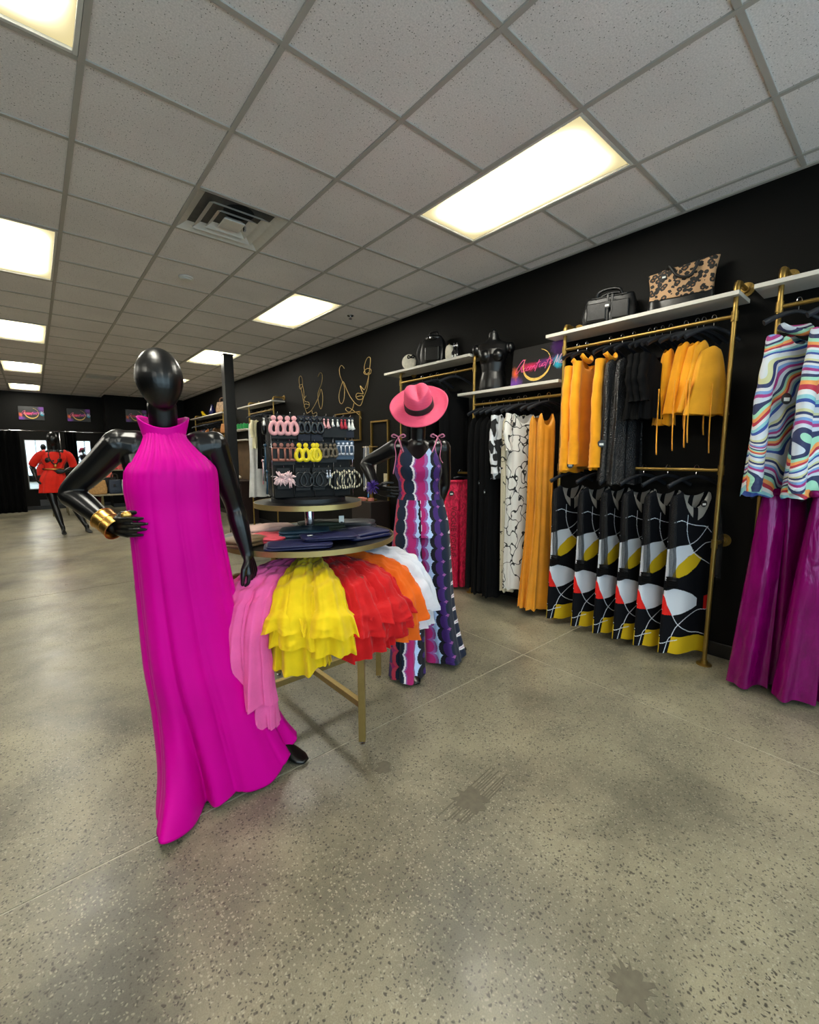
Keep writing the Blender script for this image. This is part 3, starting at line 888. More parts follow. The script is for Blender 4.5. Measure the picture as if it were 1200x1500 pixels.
long_dress(-.27, 1.765, .25, 'left marigold sleeveless gown hanging to the floor', MG, 1.70, .075, .14, seed=53, rail=Z2, hl='hanger of the left marigold gown', folds=(9, .002, .02), neck=(.05, .1, .06), depth=.035, group='marigold gowns')
long_dress(-.36, 1.775, .38, 'right marigold halter gown hanging to the floor beside the post', MG, 1.71, .085, .15, seed=54, rail=Z2, hl='hanger of the right marigold gown', folds=(9, .002, .02), neck=(.055, .14, .1), depth=.035, group='marigold gowns')

# --- rack behind the hat: black dresses above, red trousers below
for i, (y, lab) in enumerate(((1.2, 'black gown behind the crown of the pink hat'), (1.06, 'black gown just right of the pink hat brim'), (.965, 'long black dress behind the pink hat, third along the rail'), (.70, 'black gown on a broad dark hanger nearest the torso form'))):
    long_dress(y, 2.08, .2, lab, BLACKCLOTH if i % 2 else BLK2, (.95, .95, .95, .95)[i], .18, .19, seed=60 + i, hl='hanger of the ' + lab, group='black gowns behind the hat')
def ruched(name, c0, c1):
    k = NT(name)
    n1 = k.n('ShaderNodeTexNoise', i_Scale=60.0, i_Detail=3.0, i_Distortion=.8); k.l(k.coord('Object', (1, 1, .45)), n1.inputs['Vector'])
    r = k.ramp(n1.outputs[0], [(.38, lin(*c0)), (.62, lin(*c1))]); k.l(r.outputs[0], k.b.inputs['Base Color'])  # dark-to-bright ramp paints the shading of the gathers into the colour
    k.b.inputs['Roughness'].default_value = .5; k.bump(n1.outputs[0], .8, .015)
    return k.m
REDT2 = ruched('pink_red_painted_ruching', (186, 8, 52), (242, 28, 84)); REDT = ruched('red_painted_ruching', (130, 4, 16), (222, 18, 36))
def trousers(y, z, r, label, mat, L, hl, seed, rail, letters=None):
    t = thing('trousers', label, 'trousers', (RX - .01, y, z), -r, group='red trousers on the low rail')
    for s in (-1, 1):
        rows = [(0, 0, .085, .03, s * .07), (.25, -.25 * L, .09, .04, s * .075), (.6, -.6 * L, .08, .04, s * .08), (1, -L, .075, .04, s * .08)]
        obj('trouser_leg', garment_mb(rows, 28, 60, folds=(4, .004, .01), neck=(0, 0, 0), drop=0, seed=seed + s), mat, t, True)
    wb_ = [(.15 * math.cos(a), .04 * math.sin(a), .0) for a in [2 * PI * i / 28 for i in range(28)]]
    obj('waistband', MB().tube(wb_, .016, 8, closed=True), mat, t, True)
    price_tag(t, (-.1, -.06, -.12), .025)
    if letters:
        cu = bpy.data.curves.new('lettering', 'FONT'); cu.body = letters; cu.size = .075; cu.extrude = .0008
        tmp = bpy.data.objects.new('tmp', cu); COL.objects.link(tmp)
        bpy.context.view_layer.update()
        me = bpy.data.meshes.new_from_object(tmp.evaluated_get(bpy.context.evaluated_depsgraph_get()))
        bpy.data.objects.remove(tmp)
        me.transform(Matrix.Translation((-.105, -.075, -.25)) @ Matrix.Rotation(PI / 2, 4, 'Y') @ Matrix.Rotation(PI / 2, 4, 'X'))
        me.materials.clear(); me.materials.append(plain('red_lettering', (120, 4, 26), .6))
        link('lettering', me, t)
    hanger(y, rail + .012, -r, hl)
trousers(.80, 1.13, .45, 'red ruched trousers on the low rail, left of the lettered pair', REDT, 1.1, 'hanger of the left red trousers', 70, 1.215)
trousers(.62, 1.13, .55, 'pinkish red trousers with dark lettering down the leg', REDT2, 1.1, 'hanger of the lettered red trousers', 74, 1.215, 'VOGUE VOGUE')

# --- right edge rack: swirl print shirts over magenta satin trousers
SW = NT('swirl_print')
_oi = SW.n('ShaderNodeObjectInfo')
_sc = SW.n('ShaderNodeVectorMath', operation='SCALE'); SW.l(_oi.outputs['Location'], _sc.inputs[0]); _sc.inputs['Scale'].default_value = 7.3
_ad = SW.n('ShaderNodeVectorMath', operation='ADD'); SW.l(SW.coord(), _ad.inputs[0]); SW.l(_sc.outputs[0], _ad.inputs[1])
_n1 = SW.n('ShaderNodeTexNoise', i_Scale=4.2, i_Detail=0.0, i_Distortion=0.3); SW.l(_ad.outputs[0], _n1.inputs['Vector'])
_rt = SW.n('ShaderNodeVectorRotate'); _rt.rotation_type = 'Y_AXIS'; SW.l(_ad.outputs[0], _rt.inputs['Vector']); _rt.inputs['Angle'].default_value = .45
_mp = SW.mix(1.0, _rt.outputs[0], SW.mix(0.36, (0, 0, 0, 1), _n1.outputs['Color']), 'ADD')
_w = SW.n('ShaderNodeTexWave', i_Scale=1.3, i_Distortion=2.2, i_Detail=1.0); _w.inputs['Detail Scale'].default_value = 0.7; _w.wave_profile = 'SAW'; _w.bands_direction = 'Z'; SW.l(_mp, _w.inputs['Vector'])
_cs = [(200, 206, 214), (40, 70, 150), (130, 190, 200), (210, 214, 216), (176, 34, 60), (226, 150, 80), (150, 205, 180), (28, 40, 84), (190, 200, 214), (160, 40, 120), (110, 150, 205), (206, 210, 214), (30, 44, 96), (196, 196, 150), (200, 208, 216)]
_r = SW.ramp(_w.outputs[0], [(i / 15, lin(*c)) for i, c in enumerate(_cs)], 'CONSTANT'); SW.l(_r.outputs[0], SW.b.inputs['Base Color'])
SW.b.inputs['Roughness'].default_value = .6; SW = SW.m
def shirt(y, r, label, hl, seed):
    t = thing('print_shirt', label, 'shirt', (RX - .03, y, 2.085), -r, group='swirl print shirts')
    rows = [(0, 0, .075, .025, 0), (.08, -.05, .135, .045, 0), (.25, -.2, .165, .055, 0), (.6, -.5, .185, .06, 0), (1, -.93, .22, .065, 0)]
    obj('body', garment_mb(rows, 64, 50, folds=(8, .003, .014), neck=(.075, .1, .03), drop=.07, seed=seed), SW, t, True)
    for s in (-1, 1):
        sl = obj('sleeve', sleeve_mb((s * .125, -.01, -.06), (s * .19, -.04, -.4), (s * .21, -.06, -.82), .05, .05, .7, 18, .006, seed), SW, t, True)
        obj('cuff', sleeve_mb((s * .21, -.06, -.81), (s * .21, -.06, -.85), (s * .21, -.06, -.9), .054, .05, .7, 18, .002), SW, sl, True)
    cl = [(.08 * math.cos(a), -.05 * math.sin(a), .005 - .045 * max(0, math.sin(a))) for a in [2 * PI * i / 24 for i in range(24)]]
    obj('collar', MB().tube(cl, .02, 8, closed=True, flat=.6), SW, t, True)
    price_tag(t, (-.13, -.12, -.4), .03)
    hanger(y, Z1 + .012, -r, hl)
shirt(-1.90, .62, 'multicoloured swirl print shirt with collar, left of the pair', 'hanger of the left swirl print shirt', 80)
shirt(-2.08, .62, 'multicoloured swirl print shirt cut by the right picture edge', 'hanger of the right swirl print shirt', 84)
SAT = NT('magenta_satin')
_n1 = SAT.n('ShaderNodeTexNoise', i_Scale=9.0, i_Detail=3.0, i_Distortion=.6); SAT.l(SAT.coord('Object', (2.2, 2.2, .8)), _n1.inputs['Vector'])
_r = SAT.ramp(_n1.outputs[0], [(.3, lin(96, 0, 68)), (.7, lin(118, 0, 86))]); SAT.l(_r.outputs[0], SAT.b.inputs['Base Color'])
SAT.b.inputs['Roughness'].default_value = .22; SAT.b.inputs['Specular IOR Level'].default_value = .7; SAT.b.inputs['Specular Tint'].default_value = (1, .45, .85, 1)
SAT.bump(_n1.outputs[0], .35, .02); SAT = SAT.m
def satin(y, r, label, seed, hl):
    t = thing('satin_trousers', label, 'trousers', (RX - .06, y, 1.17), -r, group='magenta satin trousers')
    for s in (-1, 1):
        rows = [(0, 0, .06, .03, s * .055), (.2, -.22, .07, .045, s * .065), (.6, -.65, .085, .055, s * .085), (1, -1.14, .105, .065, s * .105)]
        obj('trouser_leg', garment_mb(rows, 40, 70, folds=(4, .003, .022), neck=(0, 0, 0), drop=0, seed=seed + s), SAT, t, True)
    wb_ = [(.13 * math.cos(a), .035 * math.sin(a), .01) for a in [2 * PI * i / 28 for i in range(28)]]
    obj('waistband', MB().tube(wb_, .02, 8, closed=True, flat=.6), SAT, t, True)
    hanger(y, 1.255 + .012, -r, hl)
satin(-1.935, .75, 'magenta satin wide-leg trousers left of the pair, under the print shirt', 90, 'hanger of the left magenta satin trousers')
satin(-2.15, .75, 'magenta satin wide-leg trousers cut by the right picture edge', 95, 'hanger of the right magenta satin trousers')
# ------------------------------------------------------------------ mannequins: one continuous body each
def remeshed(mb, name, mat, voxel, iters=5):
    me = mb.mesh(name + '_raw', None, False)
    o = bpy.data.objects.new('tmp', me); COL.objects.link(o)
    r = o.modifiers.new('r', 'REMESH'); r.mode = 'VOXEL'; r.voxel_size = voxel
    s = o.modifiers.new('s', 'SMOOTH'); s.iterations = iters; s.factor = 0.5
    bpy.context.view_layer.update()
    out = bpy.data.meshes.new_from_object(o.evaluated_get(bpy.context.evaluated_depsgraph_get()))
    bpy.data.objects.remove(o); bpy.data.meshes.remove(me)
    out.name = name
    out.materials.clear(); out.materials.append(mat)
    out.shade_smooth()
    return out
def ell_ring(c, a, b, n=24, pw=1.0, ax=None, ay=None):
    ax = ax or Vector((1, 0, 0)); ay = ay or Vector((0, 1, 0))
    out = []
    for j in range(n):
        t = 2 * PI * j / n
        x, y = math.cos(t), math.sin(t)
        out.append(Vector(c) + ax * (a * math.copysign(abs(x) ** pw, x)) + ay * (b * math.copysign(abs(y) ** pw, y)))
    return out
def loft(mb, rows, n=24):
    mb.rings([ell_ring((x, y, z), a, b, n) for (x, y, z, a, b) in rows])
def limb(mb, pts, rs, n=14, sub=6):
    p = smooth_path(pts, sub)
    k = len(pts) - 1
    rr = []
    for i in range(len(p)):
        f = i / sub; j = min(int(f), k - 1); u = f - j
        rr.append(rs[j] + (rs[j + 1] - rs[j]) * (u * u * (3 - 2 * u)))
    mb.tube(p, rr, n)
    for q, r in ((pts[0], rs[0]), (pts[-1], rs[-1])):
        mb.ball(q, r * 0.98, 12, 8)
def hand(mb, wrist, d, side, palm, curl=0.35, spread=0.12, size=1.0, thumb_open=0.6, first=0.0):
    """d: wrist to knuckles, side: from little finger to index finger, palm: palm-facing normal"""
    W = Vector(wrist); d = Vector(d).normalized(); side = Vector(side); side = (side - d * side.dot(d)).normalized()
    palm = d.cross(side) * (1 if d.cross(side).dot(Vector(palm)) > 0 else -1)
    L = [0.062, 0.078, 0.085, 0.079]        # little .. index total finger length
    for i in range(4):
        off = (-0.033 + 0.0220 * i) * size
        k = W + d * (0.085 - 0.006 * abs(i - 2)) * size + side * off
        mb.tube([W + side * off * 0.5, W + d * .04 * size + side * off * .8, k], [0.015 * size, 0.0145 * size, 0.0115 * size], 10)
        mb.ball(k, 0.0112 * size, 10, 6)
        a = curl * (1.0 + 0.12 * (3 - i)) + first
        p = k; seg = (0.42, 0.32, 0.26); pts = [k]; ang = 0.0
        fd0 = (d + side * spread * (i - 1.5) * 0.5).normalized()
        for s_ in range(3):
            ang += a * (0.8, 1.1, 0.8)[s_]
            p = p + (fd0 * math.cos(ang) + palm * math.sin(ang)) * (L[i] * seg[s_] * size)
            pts.append(p)
        mb.tube(pts, [0.0094 * size, 0.0085 * size, 0.0076 * size, 0.0058 * size], 10)
        mb.ball(pts[-1], 0.0058 * size, 8, 6)
    t0 = W + d * 0.022 * size + side * 0.02 * size
    t1 = W + d * 0.052 * size + side * 0.046 * size + palm * 0.012 * size
    t2 = t1 + (d * math.cos(thumb_open) + side * math.sin(thumb_open) * 0.5 + palm * 0.3).normalized() * 0.036 * size
    t3 = t2 + (d + palm * 0.35).normalized() * 0.028 * size
    mb.tube([t0, t1, t2, t3], [0.016 * size, 0.0135 * size, 0.0105 * size, 0.0075 * size], 10)
    mb.ball(t3, 0.0075 * size, 8, 6)
def foot(mb, ank, toe, w=0.034):
    A = Vector(ank); B = Vector(toe); d = (B - A); d.z = 0; d.normalize(); s = Vector((-d.y, d.x, 0))
    heel = Vector((A.x, A.y, 0)) - d * 0.045
    L = (Vector((B.x, B.y, 0)) - heel).length
    rows = [(0.0, .018, .03, .03), (.08, .026, .045, .045), (.25, .03, .05, .05), (.45, .031, .042, .043), (.68, .04, .026, .027), (.86, .038, .017, .018), (1.0, .02, .011, .011)]
    rings = []
    for f, hw, h, zc in rows:
        c = heel + d * (L * f)
        ring = []
        for j in range(16):
            t = 2 * PI * j / 16
            ring.append(c + s * (hw * math.cos(t)) + Vector((0, 0, max(0.004, zc * 0.98 + h * math.sin(t) * 0.95))))
        rings.append(ring)
    mb.rings(rings)
    limb(mb, [A + Vector((0, 0, 0.04)), A - Vector((0, 0, 0.03))], [0.033, 0.034])
def egg_head(mb, c, hw, hd, hh, tilt=(0, 0, 0)):
    m = Euler(tilt).to_matrix(); C_ = Vector(c)
    rings = []
    n = 28
    for i in range(21):
        a = -PI / 2 + PI * (0.012 + 0.976 * i / 20)
        z = math.sin(a); r = math.cos(a)
        # narrower jaw, fuller skull, face plane leaning to the chin
        k = 1.0 if z > 0.1 else 1 - 0.30 * ((0.1 - z) / 1.1) ** 1.4
        ring = []
        for j in range(n):
            t = 2 * PI * j / n
            x = hw * r * k * math.cos(t)
            y = hd * r * k * math.sin(t)
            if y < 0:
                y *= 0.92
            y += -0.020 * max(0, -z) + 0.012 * max(0, z)
            ring.append(C_ + m @ Vector((x, y, hh * z)))
        rings.append(ring)
    mb.rings(rings)

def female_body(J, voxel, name):
    """J: dict of joints in a frame with x to the picture's right, y away, z up"""
    mb = MB()
    cx, cy = J['pelvis'][0], J['pelvis'][1]
    nx = J['neck'][0]
    def at(t, z):   # torso axis
        return (cx + (nx - cx) * t, cy * (1 - t) + J['neck'][1] * t, z)
    S = J.get('s', 1.0)
    zp = J['pelvis'][2]; zn = J['neck'][2]
    prof = [(-.12, .135, .095, 0.012), (0.0, .168, .112, 0.012), (.12, .162, .105, 0.0), (.27, .128, .088, -.005), (.38, .116, .083, -.006), (.52, .132, .092, -.006), (.66, .146, .106, -.016), (.76, .15, .102, -.014), (.86, .155, .08, 0), (.93, .13, .062, 0.006), (.975, .085, .053, .008), (1.0, .056, .05, .008)]
    rows = []
    for t, a, b, dy in prof:
        x, y, z = at(t, zp + (zn - zp) * t)
        rows.append((x, y + dy, z, a * S, b * S))
    loft(mb, rows, 28)
    # bust
    x, y, z = at(.7, zp + (zn - zp) * .68)
    for s in (-1, 1):
        mb.ball((x + s * .068 * S, y - .078 * S, z), (.058 * S, .052 * S, .06 * S), 16, 12)
    limb(mb, [at(.97, zn - .03), J['neck'], J['head_base']], [.056 * S, .048 * S, .05 * S], 18)
    if 'head' in J:
        egg_head(mb, J['head'], *J['head_size'], J.get('head_tilt', (0, 0, 0)))
    for k in ('L', 'R'):
        sh, el, wr_ = J['sh' + k], J['el' + k], J['wr' + k]
        mid = tuple((a + b) / 2 for a, b in zip(sh, el))
        fm = tuple(a + (b - a) * .3 for a, b in zip(el, wr_))
        inn = tuple(a + (b - a) * .35 for a, b in zip(sh, at(.9, zp + (zn - zp) * .86)))
        limb(mb, [inn, sh], [.062 * S, .05 * S])
        limb(mb, [sh, mid, el, fm, wr_], [.054 * S, .047 * S, .038 * S, .041 * S, .026 * S], 16)
        hand(mb, wr_, *J['hand' + k])
        hp, kn, an = J['hip' + k], J['kn' + k], J['an' + k]
        m1 = tuple((a + b) / 2 for a, b in zip(hp, kn)); c1 = tuple(a + (b - a) * .3 for a, b in zip(kn, an))
        limb(mb, [hp, m1, kn, c1, an], [.088 * S, .075 * S, .052 * S, .054 * S, .033 * S], 18)
        foot(mb, an, J['toe' + k])
    return remeshed(mb, name, BLACKGLOSS, voxel)

def frame_z(az_deg):
    return -math.radians(az_deg)      # local x to the picture's right, local y away from the viewer

# ---- nearest mannequin with the magenta dress
M1 = thing('mannequin', 'glossy black full-body mannequin in the magenta dress, nearest the viewer', 'mannequin', (0.124, -0.558, 0), frame_z(12.475), group='full-body black mannequins')
J1 = dict(pelvis=(.0, .01, .93), neck=(-.030, .012, 1.475), head_base=(-.031, -.01, 1.575), head=(-.033, -.022, 1.663), head_size=(.079, .098, .116), head_tilt=(.05, .0, .35),
          shL=(-.178, .012, 1.432), elL=(-.35, .10, 1.252), wrL=(-.213, -.05, 1.137), handL=((1, -1.1, .02), (-.1, -.1, 1), (0.3, 1, 0), .10, .015, .92, .3),
          shR=(.14, .012, 1.432), elR=(.212, .08, 1.175), wrR=(.254, .06, .955), handR=((.18, -.18, -1), (-.5, -.8, .1), (-1, .5, 0), .42, .1, 1.0, .3),
          hipL=(-.08, .0, .9), knL=(-.07, -.02, .5), anL=(-.05, .03, .085), toeL=(-.03, -.12, 0),
          hipR=(.062, .03, .9), knR=(.14, .04, .5), anR=(.345, .03, .085), toeR=(.442, -.085, 0))
link('body', female_body(J1, 0.0036, 'body'), M1)
# magenta halter dress
MAG = NT('magenta_dress_cloth')
_n = MAG.n('ShaderNodeTexNoise', i_Scale=3.0, i_Detail=2.0); MAG.l(MAG.coord(), _n.inputs['Vector'])
_r = MAG.ramp(_n.outputs[0], [(.3, lin(196, 0, 136)), (.7, lin(212, 0, 148))]); MAG.l(_r.outputs[0], MAG.b.inputs['Base Color'])
MAG.b.inputs['Roughness'].default_value = .5; MAG.b.inputs['Specular IOR Level'].default_value = .15; MAG.b.inputs['Specular Tint'].default_value = (1, .5, .9, 1)
_n2 = MAG.n('ShaderNodeTexNoise', i_Scale=600.0); MAG.l(MAG.coord(), _n2.inputs['Vector']); MAG.bump(_n2.outputs[0], .06, .001); MAG = MAG.m
D1 = thing('halter_dress', 'magenta floor-length halter dress worn by the nearest mannequin', 'dress', (0.124, -0.558, 0), frame_z(12.475))
# rows: t, z, left extent, right extent, front depth, back depth, y centre
R1 = [(0, 1.476, -.1, .04, .074, .07, .004), (.02, 1.448, -.108, .054, .09, .075, .004), (.06, 1.405, -.126, .088, .122, .09, .0), (.10, 1.37, -.146, .120, .142, .10, -.004), (.14, 1.325, -.170, .146, .156, .11, -.006), (.19, 1.265, -.176, .15, .158, .118, -.004),
      (.25, 1.19, -.172, .150, .157, .125, .0), (.40, .95, -.168, .176, .16, .15, .0), (.50, .80, -.168, .198, .165, .165, .0), (.62, .60, -.166, .238, .18, .185, .0), (.75, .37, -.150, .305, .205, .20, .0), (.88, .16, -.142, .372, .225, .22, .0), (1.0, .012, -.15, .43, .225, .235, .0)]
def halter(s, t):
    z, l, r, fd, bd, yc = lerp_rows(R1, t)
    a = 2 * PI * s
    ca, sa = math.cos(a), math.sin(a)
    cx_ = (l + r) / 2; hw = (r - l) / 2
    x = cx_ + hw * math.copysign(abs(ca) ** .9, ca)
    y = yc + (fd if sa < 0 else bd) * math.copysign(abs(sa) ** .85, sa)
    if sa < 0 and ca > 0:      # the skirt sweeps back over the stepping leg
        y *= 1 - .62 * ca * min(1.0, max(0.0, (t - .28) / .3))
    # gathers under the collar
    g = math.exp(-((t - .07) / .06) ** 2)
    gat = (abs(math.sin(19 * a)) - .5) * .009 * g
    # long falling folds: sharp valleys between broad lobes
    gro = max(0.0, (t - .12) / .88)
    def lobe(ph, n, w):
        return (1 - abs(math.sin(n * a / 2 + ph)) ** w)
    amp = .006 + .05 * gro ** 1.1
    fo = -amp * (1.3 * lobe(.62 + .12 * t, 5, .4) + .28 * lobe(1.4 + .5 * t, 11, .5)) + .0015 * gro * math.sin(23 * a + 3 * t)
    rad = gat + fo - .035 * max(0, gro - .2) * math.exp(-((math.degrees(a) - 247 + 6 * (1 - t)) / 5.0) ** 2)
    nx_, ny_ = ca, sa
    # keep the silhouette sides where they are; folds bite inwards
    x += rad * nx_ * .7; y += rad * ny_
    # hem: dips to the floor at the front left, lifts at the far right over the foot
    if t > .7:
        q = (t - .7) / .3
        front = max(0.0, -sa)
        da = math.degrees(a) - 214
        y -= .16 * q ** 1.3 * math.exp(-(da / 22) ** 2)
        x -= .035 * q ** 2 * math.exp(-(da / 22) ** 2)
        y += .06 * q * math.exp(-((math.degrees(a) - 247) / 6.0) ** 2)
        z += q * q * (.045 * max(0.0, ca) ** 3 + .012 * (1 + math.sin(7 * a + .6)))
        x += .014 * q * math.sin(5 * a)
    return (x, y, max(.006, z))
obj('dress_body', MB().grid(halter, 220, 150, closed=True), MAG, D1, True, solid=.0016)
def collar(s, t):
    a = 2 * PI * s
    w = .066 + .014 * t
    z = 1.456 + .036 * t + .004 * math.sin(a) + abs(math.cos(a)) ** 2 * (.012 + .026 * t) + max(0, math.sin(a)) * .03 * t
    return (-.030 + w * math.cos(a) * 1.08, .004 + w * math.sin(a) - .01 * (1 - t), z)
obj('collar', MB().grid(collar, 64, 10, closed=True), MAG, D1, True, solid=.004)
# gold cuff bracelet and ring
GOLDS = plain('polished_gold', (206, 160, 84), 0.3, 1.0, var=.2, scale=90)
B1 = thing('bracelet', 'wide shiny gold cuff bracelet on the bent wrist of the nearest mannequin', 'bracelet', (0.124, -0.558, 0), frame_z(12.475))
ax = (Vector(J1['wrL']) - Vector(J1['elL'])).normalized()
c0 = Vector(J1['wrL']) - ax * .055; c1 = Vector(J1['wrL']) + ax * .02
cuff = MB(); P = [c0 + (c1 - c0) * (i / 12) for i in range(13)]
rr = [.0365 + .0016 * (i % 2) + .003 * abs(i - 6) / 6 for i in range(13)]
cuff.tube(P, rr, 30, cap=False)
obj('cuff', cuff, GOLDS, B1, 'auto', solid=.002)
for i in (0, 6, 12):
    cc = P[i]; rb = rr[i] + .0015
    u_ = ax.orthogonal().normalized(); v_ = ax.cross(u_)
    ring_pts = [cc + u_ * rb * math.cos(2 * PI * j / 26) + v_ * rb * math.sin(2 * PI * j / 26) for j in range(26)]
    for j in range(26):
        pass
    obj('bead_rim', MB().tube(ring_pts, .0022, 6, closed=True), GOLDS, B1, True)
R_ = thing('ring', 'round gold disc ring on the hip hand of the nearest mannequin', 'ring', (0.124, -0.558, 0), frame_z(12.475))
kn = Vector(J1['wrL']) + Vector((.05, -.055, .044))
obj('disc', MB().ball(kn, (.018, .007, .013), 18, 10), GOLDS, R_, True)
obj('band', MB().tube([kn + Vector((.0, .012 * math.cos(a) + .01, .012 * math.sin(a) - .012)) for a in [2 * PI * i / 16 for i in range(16)]], .0025, 6, closed=True), GOLDS, R_, True)

# ---- second mannequin with the jumpsuit and hat
AZ2 = 42.079
P2 = (1.661, -0.268, 0)
M2 = thing('mannequin', 'glossy black full-body mannequin in the scalloped stripe jumpsuit behind the table', 'mannequin', P2, frame_z(AZ2), group='full-body black mannequins')
J2 = dict(pelvis=(-.005, .0, .93), neck=(-.022, .012, 1.49), head_base=(-.02, -.005, 1.575), head=(-.014, -.02, 1.665), head_size=(.079, .096, .115), head_tilt=(.18, .1, 0),
          shL=(-.178, .012, 1.44), elL=(-.375, .06, 1.335), wrL=(-.300, -.035, 1.168), handL=((1, -.35, -.18), (0, -.5, 1), (.3, 1, 0), .12, .1, 1.0, .5),
          shR=(.14, .012, 1.44), elR=(.165, .13, 1.2), wrR=(.10, .17, .99), handR=((-.3, .1, -1), (0, -1, 0), (-1, 0, 0), .3, .1, 1.0, .3),
          hipL=(-.085, .0, .9), knL=(-.09, -.13, .5), anL=(-.09, -.29, .085), toeL=(-.02, -.41, 0),
          hipR=(.075, .0, .9), knR=(.13, .0, .5), anR=(.19, .06, .085), toeR=(.325, .085, 0))
link('body', female_body(J2, 0.0045, 'body'), M2)
JS = thing('jumpsuit', 'wide-leg jumpsuit with scalloped navy, pink, white and purple stripes', 'jumpsuit', P2, frame_z(AZ2))
NV = lin(16, 30, 54); CO = lin(206, 60, 84); MGT = lin(176, 28, 104); WH = lin(228, 222, 226); LB = lin(178, 200, 236); MV = lin(150, 84, 150); PU = lin(62, 30, 104); DK = lin(14, 14, 26)
SEQ = [(.0, PU), (.034, MGT), (.054, CO), (.072, NV), (.150, WH), (.168, MV), (.182, MGT), (.255, MV), (.280, LB), (.325, DK), (.352, PU), (.375, MV), (.385, PU), (.402, DK), (.425, WH), (.437, MGT), (.47, MV), (.49, LB), (.53, DK), (.56, PU), (.592, MV), (.602, NV), (.655, WH), (.668, MGT), (.80, LB), (.85, DK), (.9, PU), (1.01, PU)]
def stripe(s, z, per=.088):
    s = s % 1.0
    for i in range(len(SEQ) - 1, -1, -1):
        sc = .014 * (1 - 2 * math.sqrt(max(0.0, 1 - (2 * ((z / per) % 1.0) - 1) ** 2))) * (-1 if SEQ[i][1] in (WH, MV, LB, MGT) else 1)
        if s >= SEQ[i][0] + sc - .0:
            return SEQ[i][1]
    return PU
STR = attr_cloth('stripe_jersey', .7, .1)
def painted(name, fn, nu, nv, cfn, parent, solid=.002):
    mb = MB().grid(fn, nu, nv, closed=True)
    me = mb.mesh(name, STR, True)
    def c(cen, i):
        return cfn((i % nu + .5) / nu, (i // nu + .5) / (nv - 1), cen)
    paint(me, c)
    o = link(name, me, parent)
    md = o.modifiers.new('solid', 'SOLIDIFY'); md.thickness = solid; md.offset = 0
    return o
# bodice: angle 0 at picture right, 270 deg = front
RB = [(0, 1.395, .142, .108, -.022, -.004), (.15, 1.36, .152, .120, -.022, -.012), (.35, 1.30, .156, .128, -.02, -.016), (.6, 1.21, .136, .10, -.014, -.006), (.8, 1.14, .136, .098, -.01, -.002), (1.0, 1.095, .15, .106, -.008, .0)]
def bod(s, t):
    z, hw, hd, xc, yc = lerp_rows(RB, t)
    a = 2 * PI * s; ca, sa = math.cos(a), math.sin(a)
    x = xc + hw * ca; y = yc + hd * sa
    w = (1 - t) ** 3
    u = ca
    # sweetheart front rising to the strap points, lower back
    if sa < 0:
        z += w * (.05 * math.exp(-((abs(u) - .62) / .25) ** 2) - .03 * math.exp(-(u / .3) ** 2) - .04 * abs(u) ** 6)
    else:
        z -= w * .09
    r = .002 * math.sin(14 * a) * t
    return (x + r * ca, y + r * sa, z)
painted('bodice', bod, 220, 130, lambda u, v, c: stripe(.01 + .40 * (.5 + .5 * math.cos(2 * PI * u)) if math.sin(2 * PI * u) < 0 else .41 + .5 * (.5 - .5 * math.cos(2 * PI * u)), c.z), JS)
# trousers: one hip tube and two flaring legs
RH = [(0, 1.10, .152, .108, -.008, .0), (.35, 1.02, .168, .118, -.004, .0), (.75, .92, .183, .128, 0, -.008), (1.0, .86, .190, .132, 0, -.012)]
def split(f):
    return .03 + .62 * f if f < .5 else .445 + .43 * (f - .5)
def hips(s, t):
    z, hw, hd, xc, yc = lerp_rows(RH, t)
    a = 2 * PI * s; ca, sa = math.cos(a), math.sin(a)
    r = .004 * math.sin(9 * a + 1) * t
    return (xc + (hw + r) * ca, yc + (hd + r) * sa, z)
painted('hip_panel', hips, 240, 90, lambda u, v, c: stripe(split(.5 + .5 * math.cos(2 * PI * u)) if math.sin(2 * PI * u) < 0 else .66 + .3 * (.5 - .5 * math.cos(2 * PI * u)), c.z), JS)
def leg(cl, seed):
    rnd = random.Random(seed); p1 = rnd.uniform(0, 6)
    def fn(s, t):
        z, xc, yc, hw, hd = lerp_rows(cl, t)
        a = 2 * PI * s; ca, sa = math.cos(a), math.sin(a)
        r = (.003 + .016 * t) * math.sin(4 * a + p1 + .6 * t) + .006 * t * math.sin(9 * a)
        return (xc + (hw + r) * ca, yc + (hd + r) * sa, z + (.008 * math.sin(3 * a + p1) if t > .97 else 0))
    return fn
LL = [(0, .885, -.088, -.01, .098, .122), (.1, .80, -.088, -.025, .104, .13), (.2, .68, -.088, -.05, .105, .125), (.5, .42, -.088, -.15, .098, .115), (.8, .16, -.088, -.26, .092, .11), (1.0, .018, -.088, -.315, .096, .115)]
LR = [(0, .885, .09, -.01, .098, .122), (.1, .80, .093, -.01, .104, .13), (.2, .68, .1, -.01, .104, .128), (.5, .42, .12, -.03, .1, .125), (.8, .17, .148, -.055, .112, .13), (1.0, .03, .17, -.07, .125, .14)]
painted('trouser_leg', leg(LL, 1), 170, 300, lambda u, v, c: stripe(.03 + .31 * (.5 + .5 * math.cos(2 * PI * u)) if math.sin(2 * PI * u) < 0 else .34 + .3 * (.5 - .5 * math.cos(2 * PI * u)), c.z), JS)
painted('trouser_leg', leg(LR, 2), 170, 300, lambda u, v, c: stripe(.445 + .215 * (.5 + .5 * math.cos(2 * PI * u)) if math.sin(2 * PI * u) < 0 else .66 + .3 * (.5 - .5 * math.cos(2 * PI * u)), c.z), JS)
PKS = cloth('strap_pink', (206, 120, 150))
